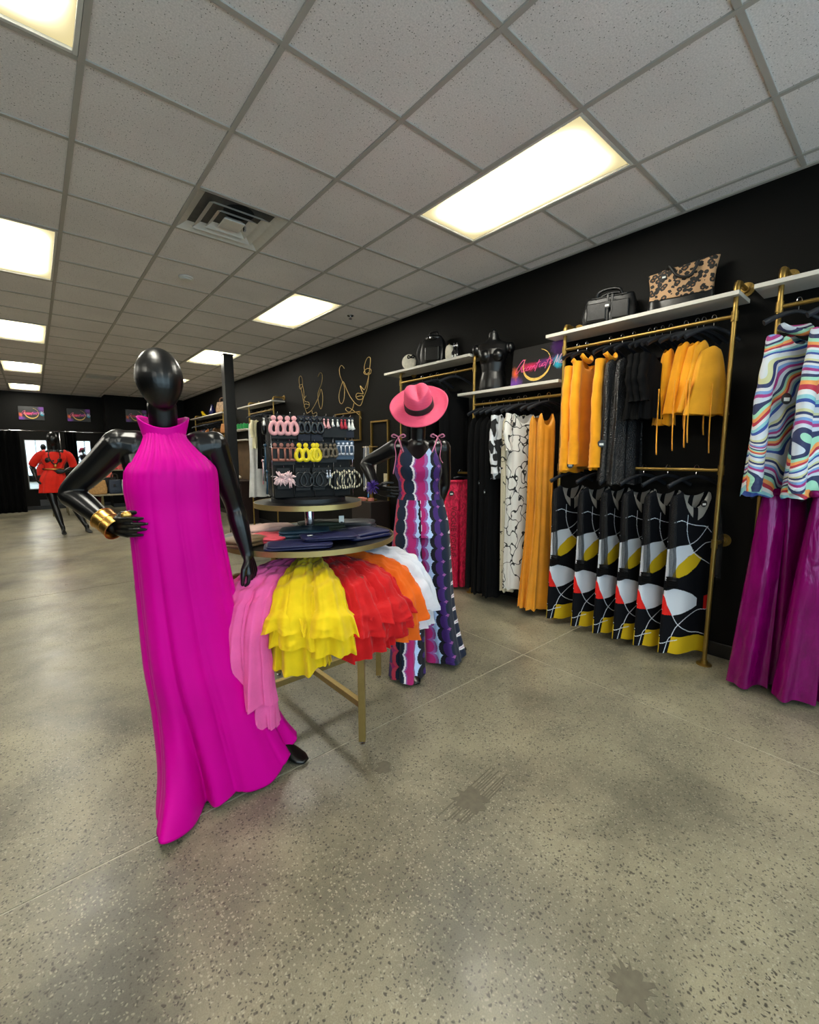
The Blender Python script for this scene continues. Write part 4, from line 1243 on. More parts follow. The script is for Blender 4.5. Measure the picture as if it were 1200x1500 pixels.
for sx in (-1, 1):
    p = [(-.022 + sx * .09, -.115, 1.41), (-.022 + sx * .118, -.06, 1.475), (-.022 + sx * .128, .0, 1.503), (-.022 + sx * .12, .06, 1.46), (-.022 + sx * .09, .10, 1.36)]
    st_ = obj('strap', MB().tube(smooth_path(p, 6), .007, 6, flat=.4), PKS, JS, True)
    bo = MB()
    for q in (-1, 1):
        bo.tube(smooth_path([(-.022 + sx * .128, 0, 1.508), (-.022 + sx * .128 + .03 * q, -.012, 1.525), (-.022 + sx * .128 + .045 * q, -.01, 1.512), (-.022 + sx * .128 + .02 * q, -.004, 1.504)], 5), .005, 6, flat=.5)
        bo.tube(smooth_path([(-.022 + sx * .128, -.01, 1.506), (-.022 + sx * .13 + .02 * q, -.045, 1.46), (-.022 + sx * .13 + .012 * q, -.075, 1.38), (-.022 + sx * .13 + .03 * q, -.09, 1.27 if sx < 0 else 1.34)], 6), .004, 6, flat=.5)
    obj('tie_bow', bo, PKS, st_, True)
# pink fedora, tipped forward
HT = thing('fedora_hat', 'pink wide-brim fedora with black band on the jumpsuit mannequin', 'hat', P2, frame_z(AZ2))
PKH = NT('pink_straw')
_w = PKH.n('ShaderNodeTexWave', i_Scale=60.0, i_Distortion=3.0); _w.bands_direction = 'Z'; PKH.l(PKH.coord(), _w.inputs['Vector'])
_r = PKH.ramp(_w.outputs[0], [(0, lin(206, 62, 100)), (1, lin(226, 84, 120))]); PKH.l(_r.outputs[0], PKH.b.inputs['Base Color']); PKH.b.inputs['Roughness'].default_value = .7; PKH.bump(_w.outputs[0], .3, .002); PKH = PKH.m
hm = Matrix.Translation((-.014, -.04, 1.70)) @ Euler((math.radians(38), math.radians(-11), 0)).to_matrix().to_4x4()
def T_(fn):
    return lambda s, t: tuple(hm @ Vector(fn(s, t)))
def crown(s, t):
    a = 2 * PI * s; ca, sa = math.cos(a), math.sin(a)
    if t < .75:
        k = t / .75
        r = .099 - .008 * k - .012 * k ** 4; z = .122 * k
    else:
        k = (t - .75) / .25
        r = .079 * (1 - k) ** .8; z = .122 + .012 * math.sin(k * PI * .5)
    x = r * ca * .93; y = r * sa * 1.12
    # centre crease front to back and pinched front
    z -= .038 * math.exp(-(x / .03) ** 2) * max(0, (t - .55) / .45)
    z -= .02 * max(0, -y / .1) * t
    x *= 1 - .22 * max(0, -sa) * t ** 1.5
    return (x, y, z)
obj('crown', MB().grid(T_(crown), 64, 36, closed=True), PKH, HT, True, solid=.003)
def brim(s, t):
    a = 2 * PI * s; ca, sa = math.cos(a), math.sin(a)
    r = .096 + .098 * t
    z = .03 * t ** 2 * abs(ca) ** 3 - .012 * t * max(0, -sa) + .03 * t * t * max(0, sa) ** 2
    return (r * ca * .97, r * sa * 1.09, z)
obj('brim', MB().grid(T_(brim), 72, 14, closed=True), PKH, HT, True, solid=.004)
def band(s, t):
    x, y, z = crown(s, .02 + .26 * t)
    return (x * 1.03, y * 1.03, z)
obj('hat_band', MB().grid(T_(band), 64, 6, closed=True), plain('black_ribbon', (8, 8, 9), .6), HT, True, solid=.002)
# purple flower cuff on the wrist of the second mannequin
PF = thing('flower_cuff', 'purple fringed flower cuff on the wrist of the jumpsuit mannequin', 'bracelet', P2, frame_z(AZ2))
rnd = random.Random(5)
pp = MB(); w0 = Vector(J2['wrL']) - Vector((0, 0, -.02))
for i in range(70):
    d = Vector((rnd.gauss(0, 1), rnd.gauss(0, 1), rnd.gauss(0, 1))).normalized()
    pp.tube([w0 + Vector((-.02, -.02, .0)), w0 + Vector((-.02, -.02, 0)) + d * .03, w0 + Vector((-.02, -.02, 0)) + d * .05 + Vector((0, 0, -.006))], [.004, .0035, .0015], 5)
obj('petals', pp, plain('purple_fringe', (72, 40, 130), .6), PF, True)
# ------------------------------------------------------------------ round two-tier display table
TC = Vector((0.797, -0.339, 0)); TAZ = 27.42
tb = thing('display_table', 'round two-tier display table with gold rim and square gold legs', 'table', TC, frame_z(TAZ))
TOPM = plain('table_top_black', (14, 14, 15), .4)
z1, z2 = 0.972, 1.152
for zz, rr_, nm in ((z1, .447, 'table_top'), (z2, .276, 'upper_tier')):
    o = obj(nm, MB().lathe([(rr_ - .004, -.024), (rr_ - .004, 0.0)], (0, 0, zz), 72), TOPM, tb, 'auto')
    obj('rim_band', MB().rings([[(r * math.cos(2 * PI * j / 96), r * math.sin(2 * PI * j / 96), zz + h) for j in range(96)] for r, h in ((rr_ - .004, -.024), (rr_, -.024), (rr_, .001), (rr_ - .004, .001))], closed=True), GOLD_FLAT, o, 'auto')
obj('center_pole', MB().lathe([(.024, .5), (.024, z2 - .02)], n=20), CHROME, tb, 'auto')
LG = plain('leg_gold', (158, 136, 82), .4, .7, var=.06)
for q in range(4):
    a = math.radians(-61.2 + 90 * q)
    lx, ly = .452 * math.cos(a), .452 * math.sin(a)
    lg = obj('leg', MB().box((lx, ly, .02 + .405), (.032, .032, .81), rz=a + PI / 4), LG, tb, bevel=.002)
    obj('leveling_foot', MB().lathe([(.012, 0), (.012, .006), (.005, .008), (.005, .022)], (lx, ly, 0), 14), CHROME, lg, 'auto')
    obj('top_arm', MB().box((lx / 2, ly / 2, .815), (.452, .03, .025), rz=a), LG, tb)
for q in range(2):
    a = math.radians(-61.2 + 90 * q)
    obj('cross_brace', MB().box((0, 0, .205 + .0005 * q), (.88, .028, .032), rz=a), LG, tb, bevel=.002)

# ------------------------------------------------------------------ blouses hanging from under the table top
def drape_mb(phi, zb, r_out=.5, w0=.14, w1=.2, w2=.38, seed=0, z0=.9, n=120, m=70, tier=True, pl=.014):
    rnd = random.Random(seed)
    p = [rnd.uniform(0, 6.28) for _ in range(5)]
    rows = [(0, .13, z0, w0), (.2, r_out - .22, z0 - .012, w0 * 1.05), (.38, r_out - .07, z0 - .06, w1), (.5, r_out - .01, z0 - .14, w1 * 1.1), (.62, r_out + .02, z0 - .14 - (z0 - .14 - zb) * .28, w1 + (w2 - w1) * .55), (1, r_out + .035, zb, w2)]
    ca_, sa_ = math.cos(phi), math.sin(phi)
    def fn(s, t):
        r, z, W = lerp_rows(rows, t)
        a = 2 * PI * s
        f = math.cos(a)
        th = (.012 + .035 * t) * math.sin(a)
        k = max(0.0, (t - .4) / .6)
        amp = .003 + pl * k
        pleat = amp * (math.sin(9 * a + p[0] + 1.2 * t) + .5 * math.sin(16 * a + p[1]) + .5 * math.sin(4 * a + p[2]))
        if t < .45:
            pleat += .004 * math.sin(60 * t + 4 * f + p[3])
        lat = W / 2 * math.copysign(abs(f) ** .85, f)
        q = Vector((lat * 16 + seed, t * 5.0, math.copysign(1, math.sin(a)) * 3.0 + seed * .7))
        pleat += (.002 + .007 * k) * (1 - 2.2 * abs(noise.noise(q))) * (.4 + .6 * t)
        rad = r + th + pleat - .06 * (f * f) * t
        zz = z - .05 * f * f * (1 - t) + .016 * math.sin(2 * a + p[4]) * k + .004 * math.sin(7 * a + p[0]) * k
        if t < .5:
            zz += pleat * 1.2
        zz = min(zz, z1 - .045)
        return (rad * ca_ - lat * sa_, rad * sa_ + lat * ca_, zz)
    return MB().grid(fn, n, m, closed=True)
def ruffle_mb(phi, z0, zb, r, W, seed):
    """gathered lower flounce sewn on the hem"""
    rnd = random.Random(seed); p = [rnd.uniform(0, 6.28) for _ in range(3)]
    ca_, sa_ = math.cos(phi), math.sin(phi)
    def fn(s, t):
        a = 2 * PI * s; f = math.cos(a)
        lat = W / 2 * (1 + .12 * t) * math.copysign(abs(f) ** .85, f)
        rad = r + (.03 + .012 * t) * math.sin(a) + (.004 + .014 * t) * (math.sin(11 * a + p[0]) + .5 * math.sin(19 * a + p[1] + t)) - .06 * f * f
        rad += .007 * t * (1 - 2.2 * abs(noise.noise(Vector((lat * 18 + seed, t * 2.0, math.copysign(2, math.sin(a)))))))
        z = z0 + (zb - z0) * t + .012 * math.sin(3 * a + p[2]) * t + .008 * t * noise.noise(Vector((lat * 14, seed, 0)))
        return (rad * ca_ - lat * sa_, rad * sa_ + lat * ca_, z)
    return MB().grid(fn, 120, 18, closed=True)
YB_ = cloth('bright_yellow_cotton', (246, 214, 16), .75, .15, trans=.25, crumple=.22)
RB_ = cloth('bright_red_cotton', (206, 14, 20), .75, .15, trans=.15, crumple=.22)
OB_ = cloth('orange_cotton', (240, 106, 14), .75, .15, trans=.2, crumple=.22)
WB_ = cloth('white_cotton', (226, 226, 234), .75, .1, trans=.2, crumple=.22)
PB_ = cloth('bubblegum_pink_cotton', (250, 104, 178), .75, .15, trans=.2, crumple=.22)
D = math.radians
blouses = [
    (YB_, 'yellow', -103, .655, .52, .24, .05, 'leftmost yellow ruffled blouse under the round table, next to the pink ones'),
    (YB_, 'yellow', -97, .60, .515, .27, .12, 'longest yellow ruffled blouse, in the middle of the yellow ones'),
    (YB_, 'yellow', -82, .635, .545, .27, .09, 'rightmost yellow ruffled blouse, overlapping the red one'),
    (RB_, 'red', -63, .62, .535, .26, .12, 'left red ruffled blouse, beside the yellow blouses'),
    (RB_, 'red', -50, .655, .56, .32, .09, 'front red ruffled blouse with flared peplum'),
    (RB_, 'red', -43, .60, .53, .28, .08, 'red ruffled blouse hanging lowest, in front of the orange one'),
    (OB_, 'orange', -31, .58, .56, .30, .08, 'single orange ruffled blouse between red and white ones'),
    (WB_, 'white', -19, .60, .58, .30, .08, 'front white ruffled blouse right of the orange one'),
    (WB_, 'white', -7, .56, .60, .30, .09, 'middle white ruffled blouse at the right side of the table'),
    (WB_, 'white', 6, .60, .58, .28, .08, 'rear white ruffled blouse nearest the striped jumpsuit'),
    (PB_, 'pink', -131, .47, .565, .19, .09, 'left bubblegum pink ruffled blouse half hidden by the magenta dress'),
    (PB_, 'pink', -125, .40, .61, .21, .1, 'middle bubblegum pink ruffled blouse below the mannequin hand'),
    (PB_, 'pink', -118, .34, .565, .19, .11, 'longest bubblegum pink ruffled blouse, beside the yellow blouses'),
]
for i, (m_, cn, ph, zb, ro, w2, fl_, lab) in enumerate(blouses):
    t = thing('ruffled_blouse', lab, 'blouse', TC, frame_z(TAZ), group=cn + ' ruffled blouses under the table')
    z0 = (.885, .9, .89, .875, .89, .88, .9, .905, .9, .895, .885, .88, .875)[i]
    obj('bodice', drape_mb(D(ph), zb, ro, .11, .15, w2, 100 + i, z0), m_, t, True)
    obj('flounce', ruffle_mb(D(ph), zb + .05, zb - fl_, ro + .012, w2 * .9, 200 + i), m_, t, True)

# ------------------------------------------------------------------ folded things on the table top
def folded(cx_, cy_, z, w, d, h, rz, mat, label, layers=2, name='folded_garment', cat='garment', seed=0):
    t = thing(name, label, cat, TC, frame_z(TAZ), group='folded pieces on the round table')
    rnd = random.Random(seed)
    for k_ in range(layers):
        zb, zt = z + h * k_ / layers, z + h * (k_ + .96) / layers
        ww, dd = w * (1 - .03 * k_), d * (1 - .05 * k_)
        prof = [(.94, 0), (.985, .2), (1.0, .5), (.985, .8), (.94, 1.0), (.6, 1.06)]
        ring = []
        ox, oy = rnd.uniform(-.006, .006), rnd.uniform(-.006, .006)
        for s_, f in prof:
            rr = []
            for j in range(40):
                a = 2 * PI * j / 40
                x = ww / 2 * s_ * math.copysign(abs(math.cos(a)) ** .28, math.cos(a)) + ox
                y = dd / 2 * s_ * math.copysign(abs(math.sin(a)) ** .28, math.sin(a)) + oy
                zz = zb + (zt - zb) * f + (.0025 * math.sin(9 * x / w + k_) if f > .5 else 0)
                rr.append((cx_ + x * math.cos(rz) - y * math.sin(rz), cy_ + x * math.sin(rz) + y * math.cos(rz), zz))
            ring.append(rr)
        obj('fold_layer', MB().rings(ring), mat, t, True)
    return t
NVY = plain('navy_canvas', (12, 17, 62), .5, var=.12, scale=60)
NVE = plain('navy_piping', (36, 44, 128), .5)
zt = z1 + .003
folded(-.05, -.335, zt, .30, .17, .022, .05, NVY, 'navy folded garment at the front edge of the round table', 2, seed=1)
folded(.09, -.27, zt + .024, .27, .17, .018, .12, NVY, 'navy folded garment with a white tag, stacked second on the table', 2, seed=2)
folded(.26, -.13, zt, .26, .22, .034, .55, NVY, 'navy folded garment at the right side of the round table', 2, seed=3)
folded(-.02, -.12, zt, .26, .2, .05, -.05, plain('teal_cloth', (10, 44, 62), .6), 'dark teal folded garment in front of the center pole', 3, seed=4)
folded(.06, .10, zt, .26, .18, .05, .2, plain('olive_cloth', (52, 62, 48), .7), 'olive green folded garment behind the center pole', 3, seed=5)
folded(-.19, -.15, zt, .2, .2, .03, -.5, plain('salmon_cloth', (206, 70, 86), .7), 'salmon pink folded garment left on the round table', 2, seed=6)
folded(-.30, -.22, zt, .17, .2, .034, -.7, plain('tan_satin', (112, 90, 62), .4), 'tan and black folded garment at the left edge of the round table', 2, seed=7)
folded(-.2, .08, zt, .26, .2, .04, .3, plain('blush_cloth', (206, 170, 160), .7), 'blush floral folded garment at the back left of the table', 2, seed=8)
folded(.27, .12, zt, .2, .18, .045, -.3, plain('grey_black_cloth', (50, 52, 56), .4), 'shiny grey folded garment at the back right of the table', 2, seed=9)
tg = thing('price_card', 'small white paper tag lying on the navy garment', 'tag', TC, frame_z(TAZ))
obj('paper', MB().box((.0, -.30, zt + .0442), (.024, .016, .001), rz=.3), TAGW, tg)
obj('string', MB().tube([(.012, -.295, zt + .0445), (.04, -.28, zt + .0446), (.06, -.29, zt + .0446)], .001, 5), BLACKPL, tg)
tg = thing('price_card', 'small white paper tag standing behind the upper tier pole', 'tag', TC, frame_z(TAZ))
obj('paper', MB().box((.17, .02, zt + .07), (.028, .002, .036), rz=.2), TAGW, tg)
obj('clip', MB().box((.17, .02, zt + .05), (.012, .008, .012), rz=.2), BLACKPL, tg)

# ------------------------------------------------------------------ earring tower on the upper tier
TR = math.radians(13)
TW = thing('jewelry_tower', 'black revolving earring display tower on the upper tier', 'display stand', TC + Vector((0, 0, z2 + .001)), frame_z(TAZ) + TR)
TH, HW, HD = .385, .2, .13
obj('core', MB().box((0, 0, .03 + TH / 2), (2 * HW - .02, 2 * HD - .02, TH)), plain('jewel_black_velvet', (9, 9, 10), .9, var=.2, scale=80), TW, bevel=.004)
obj('turntable', MB().lathe([(.19, 0), (.19, .02), (.17, .03)], n=40), BLACKPL, TW, 'auto')
for z in (.41, .275, .135):
    g = MB()
    for y in (-HD - .004,):
        g.tube([(-HW, y, z), (HW, y, z)], .0022, 6)
    g.tube([(-HW - .004, -HD, z), (-HW - .004, HD, z)], .0022, 6)
    obj('wire_bar', g, CHROME, TW, True)
for x in (-HW, -.1, 0, .1, HW):
    obj('upright_wire', MB().tube([(x, -HD - .002, .03), (x, -HD - .002, .03 + TH + .01)], .002, 6), CHROME, TW, True)
E_MATS = {'pink': plain('bead_pink', (226, 160, 160), .6), 'brown': plain('copper_acrylic', (150, 92, 76), .35), 'yellow': plain('bead_yellow', (232, 204, 20), .6), 'silver': plain('silver_bright', (190, 194, 204), .25, .6), 'zebra': None, 'white': plain('pearl', (226, 222, 214), .3), 'red': plain('bead_red', (180, 40, 56), .5), 'black': plain('bead_black', (10, 10, 11), .3), 'feather': plain('feather_pink', (226, 188, 186), .8), 'teal': plain('bead_teal', (10, 56, 80), .3), 'leo': plain('leo_beads', (92, 78, 58), .5, var=.6, scale=120)}
_z = NT('zebra_wrap'); _w = _z.n('ShaderNodeTexWave', i_Scale=24.0, i_Distortion=5.0); _z.l(_z.coord(), _w.inputs['Vector'])
_r = _z.ramp(_w.outputs[0], [(.45, lin(14, 14, 14)), (.5, lin(206, 192, 160))]); _z.l(_r.outputs[0], _z.b.inputs['Base Color']); E_MATS['zebra'] = _z.m
CARD = {'black': plain('card_black', (10, 11, 13), .7), 'slate': plain('card_slate', (62, 80, 100), .7), 'navy': plain('card_navy', (16, 18, 34), .7)}
GRP = 'earring cards on the tower'
def ring_pts(c, rx, rz, n=20):
    return [(c[0] + rx * math.sin(2 * PI * j / n) * (1 - .25 * math.cos(2 * PI * j / n)), c[1], c[2] + rz * math.cos(2 * PI * j / n)) for j in range(n)]
def earring(parent, kind, mk, x, y, z, sc=1.0, seed=0):
    rnd = random.Random(seed)
    g = MB()
    if kind == 'drop':
        g.ball((x, y, z), (.0125 * sc, .006, .0125 * sc), 12, 8)
        c = (x, y, z - .045 * sc)
        g.tube(ring_pts(c, .016 * sc, .027 * sc), .0095 * sc, 8, closed=True)
    elif kind == 'rect':
        g.ball((x, y, z), (.010 * sc, .004, .010 * sc), 12, 8)
        c = z - .042 * sc; w, h = .0135 * sc, .028 * sc
        for (dx, dz, sx, sz) in ((-w, 0, .006, 2 * h), (w, 0, .006, 2 * h), (0, h, 2 * w, .006), (0, -h, 2 * w, .012)):
            g.box((x + dx, y, c + dz), (sx * (1 if sx > .01 else sc), .004, sz))
    elif kind == 'feather':
        for i in range(26):
            a = rnd.uniform(0, 2 * PI); l = rnd.uniform(.025, .045) * sc
            d = Vector((math.cos(a) * .9, rnd.uniform(-.4, .0), math.sin(a) - .3)).normalized()
            p0 = Vector((x, y, z - .03 * sc))
            g.tube([p0, p0 + d * l * .6, p0 + d * l + Vector((0, 0, -.006))], [.003, .0065 * sc, .002], 5, flat=.4)
    elif kind == 'hoop':
        g.ball((x, y, z), .005, 8, 6)
        g.tube(ring_pts((x, y, z - .045 * sc), .034 * sc, .04 * sc, 26), .005 * sc, 8, closed=True)
    elif kind == 'tassel':
        g.ball((x, y, z), .006 * sc, 8, 6)
        g.tube([(x, y, z - .006), (x, y, z - .03 * sc), (x + .006 * sc, y, z - .045 * sc)], [.003, .009 * sc, .011 * sc], 8)
    elif kind == 'long':
        g.ball((x, y, z), .006 * sc, 8, 6)
        for q in range(4):
            g.tube([(x, y, z - .005), (x + (q - 1.5) * .004, y, z - .05 * sc), (x + (q - 1.5) * .005, y - .003, z - .1 * sc)], .0025, 5)
    return obj('earring', g, E_MATS[mk], parent, True)
def card(lab, f, z, w, h, mat, items, side=False, sd=0):
    """card hanging on the front (or left) face; items: (kind, mat, dx, scale)"""
    t = thing('earring_card', lab, 'earrings', TC + Vector((0, 0, z2 + .001)), frame_z(TAZ) + TR + (-PI / 2 if side else 0), group=GRP)
    y = -(HW if side else HD) - .014
    obj('card', MB().box((f, y + .004, z - h / 2), (w, .0016, h)), CARD[mat], t)
    obj('hook', MB().tube([(f, y + .02, z + .004), (f, y - .006, z + .004), (f, y - .008, z + .012)], .0014, 5), CHROME, t)
    for i, (k_, mk, dx, sc) in enumerate(items):
        earring(t, k_, mk, f + dx, y - .005 - .002 * (i % 2), z - .016, sc, sd + i)
    return t
r1, r2, r3 = .425, .30, .175
card('card with a pair of pale pink beaded drop earrings, upper left of tower', -.170, r1, .06, .11, 'black', [('drop', 'pink', -.018, 1.0), ('drop', 'pink', .012, 1.0)], sd=1)
card('second card of pale pink beaded drop earrings, beside the first', -.112, r1, .06, .11, 'black', [('drop', 'pink', -.012, 1.0), ('drop', 'pink', .018, 1.0)], sd=4)
card('card with small pink tassel earrings in the top row', .062, r1, .05, .1, 'black', [('tassel', 'pink', -.01, .9), ('tassel', 'pink', .01, .9)], sd=7)
card('card with a white pearl pair in the top row middle', .108, r1, .045, .1, 'black', [('tassel', 'white', -.012, .7), ('tassel', 'white', .012, .7)], sd=9)
card('card with small red tassel earrings in the top row', .150, r1, .04, .1, 'black', [('tassel', 'red', -.009, .9), ('tassel', 'red', .009, .9)], sd=11)
card('card with white shell earrings at the top right of the tower', .188, r1, .04, .1, 'navy', [('tassel', 'white', -.008, 1.0), ('tassel', 'white', .009, 1.0)], sd=13)
card('first black card with dark earrings in the top row', -.045, r1, .06, .12, 'navy', [('drop', 'black', -.014, .9), ('drop', 'black', .014, .9)], sd=15)
card('second black card with dark earrings in the top row', .018, r1, .058, .12, 'navy', [('drop', 'black', -.014, .9), ('drop', 'black', .014, .9)], sd=17)
card('card with a pair of copper rectangular earrings in the middle row', -.172, r2, .055, .11, 'black', [('rect', 'brown', -.015, 1.0), ('rect', 'brown', .015, 1.0)], sd=19)
card('second card with copper rectangular earrings in the middle row', -.118, r2, .05, .11, 'black', [('rect', 'brown', -.008, 1.0), ('rect', 'brown', .012, 1.0)], sd=21)
card('card with a pair of bright yellow beaded drop earrings', -.058, r2, .06, .1, 'navy', [('drop', 'yellow', -.015, 1.0), ('drop', 'yellow', .016, 1.0)], sd=23)
card('card with yellow beaded drop earrings seen overlapping, right of the first', .002, r2, .05, .1, 'navy', [('drop', 'yellow', -.006, 1.0), ('drop', 'yellow', .01, 1.0)], sd=25)
card('card with mottled brown drop earrings in the middle row', .045, r2, .05, .1, 'black', [('drop', 'leo', -.012, .8), ('drop', 'leo', .012, .8)], sd=27)
card('card with dark brown beaded earrings beside the slate card', .092, r2, .045, .1, 'black', [('drop', 'leo', -.01, .75), ('drop', 'leo', .011, .75)], sd=29)
card('slate blue card with four silver rectangular earrings', .158, r2 + .01, .095, .095, 'slate', [('rect', 'silver', -.033, .75), ('rect', 'silver', -.011, .75), ('rect', 'silver', .011, .75), ('rect', 'silver', .033, .75)], sd=31)
card('card with a pale pink feather flower earring, lower left of tower', -.150, r3, .06, .1, 'black', [('feather', 'feather', -.016, 1.0), ('feather', 'feather', .024, 1.0)], sd=33)
card('card with black hoop earrings in the bottom row', -.058, r3, .07, .11, 'black', [('hoop', 'black', -.014, .9), ('hoop', 'black', .018, .9)], sd=37)
card('second card with black hoop earrings in the bottom row', .02, r3, .06, .11, 'black', [('hoop', 'black', -.012, .9), ('hoop', 'black', .016, .9)], sd=39)
card('card with small silver drop earrings in the bottom row', .068, r3, .035, .09, 'black', [('tassel', 'silver', -.007, .8), ('tassel', 'silver', .008, .8)], sd=41)
card('card with large zebra striped hoops, lower right of tower', .13, r3, .06, .11, 'black', [('hoop', 'zebra', -.02, 1.05), ('hoop', 'zebra', .02, 1.05)], sd=43)
card('second card with zebra striped hoops at the right corner', .186, r3, .05, .11, 'black', [('hoop', 'zebra', -.012, 1.0), ('hoop', 'zebra', .018, 1.0)], sd=45)
card('card with black and white earrings high on the left face of the tower', .06, r1, .07, .12, 'black', [('drop', 'black', -.015, .9), ('tassel', 'white', .02, .7)], True, 47)
card('card with long teal fringe earrings on the left face of the tower', .07, r2, .06, .12, 'black', [('long', 'teal', -.015, 1.2), ('long', 'teal', .015, 1.2)], True, 49)
card('card with long pink and silver earrings low on the left face', -.02, r3 + .05, .06, .12, 'black', [('long', 'pink', -.015, 1.2), ('long', 'silver', .015, 1.0)], True, 51)
card('card with long black earrings low on the left face near the corner', .09, r3, .05, .11, 'black', [('long', 'black', -.012, 1.1), ('long', 'teal', .012, 1.1)], True, 53)
# ------------------------------------------------------------------ signs with crescent and handwritten name
GLYPH = {  # single-stroke letters, unit height about 1, lists of strokes
 'A': [[(.0, .05), (.02, .35), (.22, .85), (.42, 1.05), (.5, .9), (.38, .5), (.22, .15), (.08, -.02), (.02, .1)], [(.5, 1.0), (.46, .6), (.44, .25), (.5, .08), (.6, .12)]],
 'c': [[(.34, .42), (.22, .46), (.1, .32), (.06, .14), (.16, .02), (.38, .12)]],
 'e': [[(.04, .18), (.28, .3), (.3, .42), (.18, .46), (.07, .3), (.08, .1), (.2, .01), (.38, .12)]],
 'n': [[(.04, .02), (.1, .42), (.11, .2), (.24, .44), (.32, .36), (.31, .08), (.42, .1)]],
 't': [[(.3, 1.0), (.2, .5), (.12, .0), (.1, -.35)], [(.0, .58), (.48, .74)]],
 'u': [[(.08, .42), (.06, .14), (.16, .02), (.3, .18), (.36, .42), (.34, .1), (.44, .08)]],
 'a': [[(.34, .4), (.2, .45), (.08, .28), (.08, .08), (.2, .03), (.34, .25), (.36, .42), (.34, .1), (.46, .08)]],
 'M': [[(.04, -.1), (.12, .4), (.2, .95), (.24, .5), (.3, .12), (.42, .6), (.56, .98), (.52, .5), (.5, .1), (.6, .06)]]}
def sign_board_material():
    k = NT('galaxy_print')
    co = k.coord()
    s = k.n('ShaderNodeSeparateXYZ'); k.l(co, s.inputs[0])
    nz = k.n('ShaderNodeTexNoise', i_Scale=14.0, i_Detail=6.0, i_Roughness=.65); k.l(co, nz.inputs['Vector'])
    def blob(cx_, cz_, rx, rz):
        ax_ = k.n('ShaderNodeMath', operation='SUBTRACT'); k.l(s.outputs[0], ax_.inputs[0]); ax_.inputs[1].default_value = cx_
        az_ = k.n('ShaderNodeMath', operation='SUBTRACT'); k.l(s.outputs[2], az_.inputs[0]); az_.inputs[1].default_value = cz_
        bx_ = k.n('ShaderNodeMath', operation='DIVIDE'); k.l(ax_.outputs[0], bx_.inputs[0]); bx_.inputs[1].default_value = rx
        bz_ = k.n('ShaderNodeMath', operation='DIVIDE'); k.l(az_.outputs[0], bz_.inputs[0]); bz_.inputs[1].default_value = rz
        c = k.n('ShaderNodeCombineXYZ'); k.l(bx_.outputs[0], c.inputs[0]); k.l(bz_.outputs[0], c.inputs[1])
        l_ = k.n('ShaderNodeVectorMath', operation='LENGTH'); k.l(c.outputs[0], l_.inputs[0])
        m = k.n('ShaderNodeMath', operation='MULTIPLY'); k.l(l_.outputs['Value'], m.inputs[0])
        q = k.n('ShaderNodeMapRange'); k.l(nz.outputs[0], q.inputs[0]); q.inputs[1].default_value = .3; q.inputs[2].default_value = .7; q.inputs[3].default_value = 1.6; q.inputs[4].default_value = .6
        k.l(q.outputs[0], m.inputs[1])
        return k.ramp(m.outputs[0], [(.15, (1, 1, 1, 1)), (1.0, (0, 0, 0, 1))]).outputs[0]
    col = lin(20, 19, 18)
    col = k.mix(blob(.21, .30, .11, .12), col, lin(110, 52, 150))
    col = k.mix(blob(-.22, .03, .12, .09), col, lin(104, 48, 150))
    col = k.mix(blob(.205, .16, .05, .07), col, lin(40, 176, 206))
    col = k.mix(blob(-.21, .12, .05, .06), col, lin(232, 96, 30))
    col = k.mix(blob(-.06, .16, .13, .05), col, lin(206, 24, 84))
    col = k.mix(blob(.08, .17, .1, .05), col, lin(96, 30, 110))
    k.l(col, k.b.inputs['Base Color']); k.b.inputs['Roughness'].default_value = .35
    return k.m
SIGNM = sign_board_material()
CRES = plain('crescent_gold', (216, 176, 84), .5, var=.3, scale=30)
INK1 = plain('script_pink', (240, 96, 160), .5); INK2 = plain('script_white', (236, 190, 214), .5)
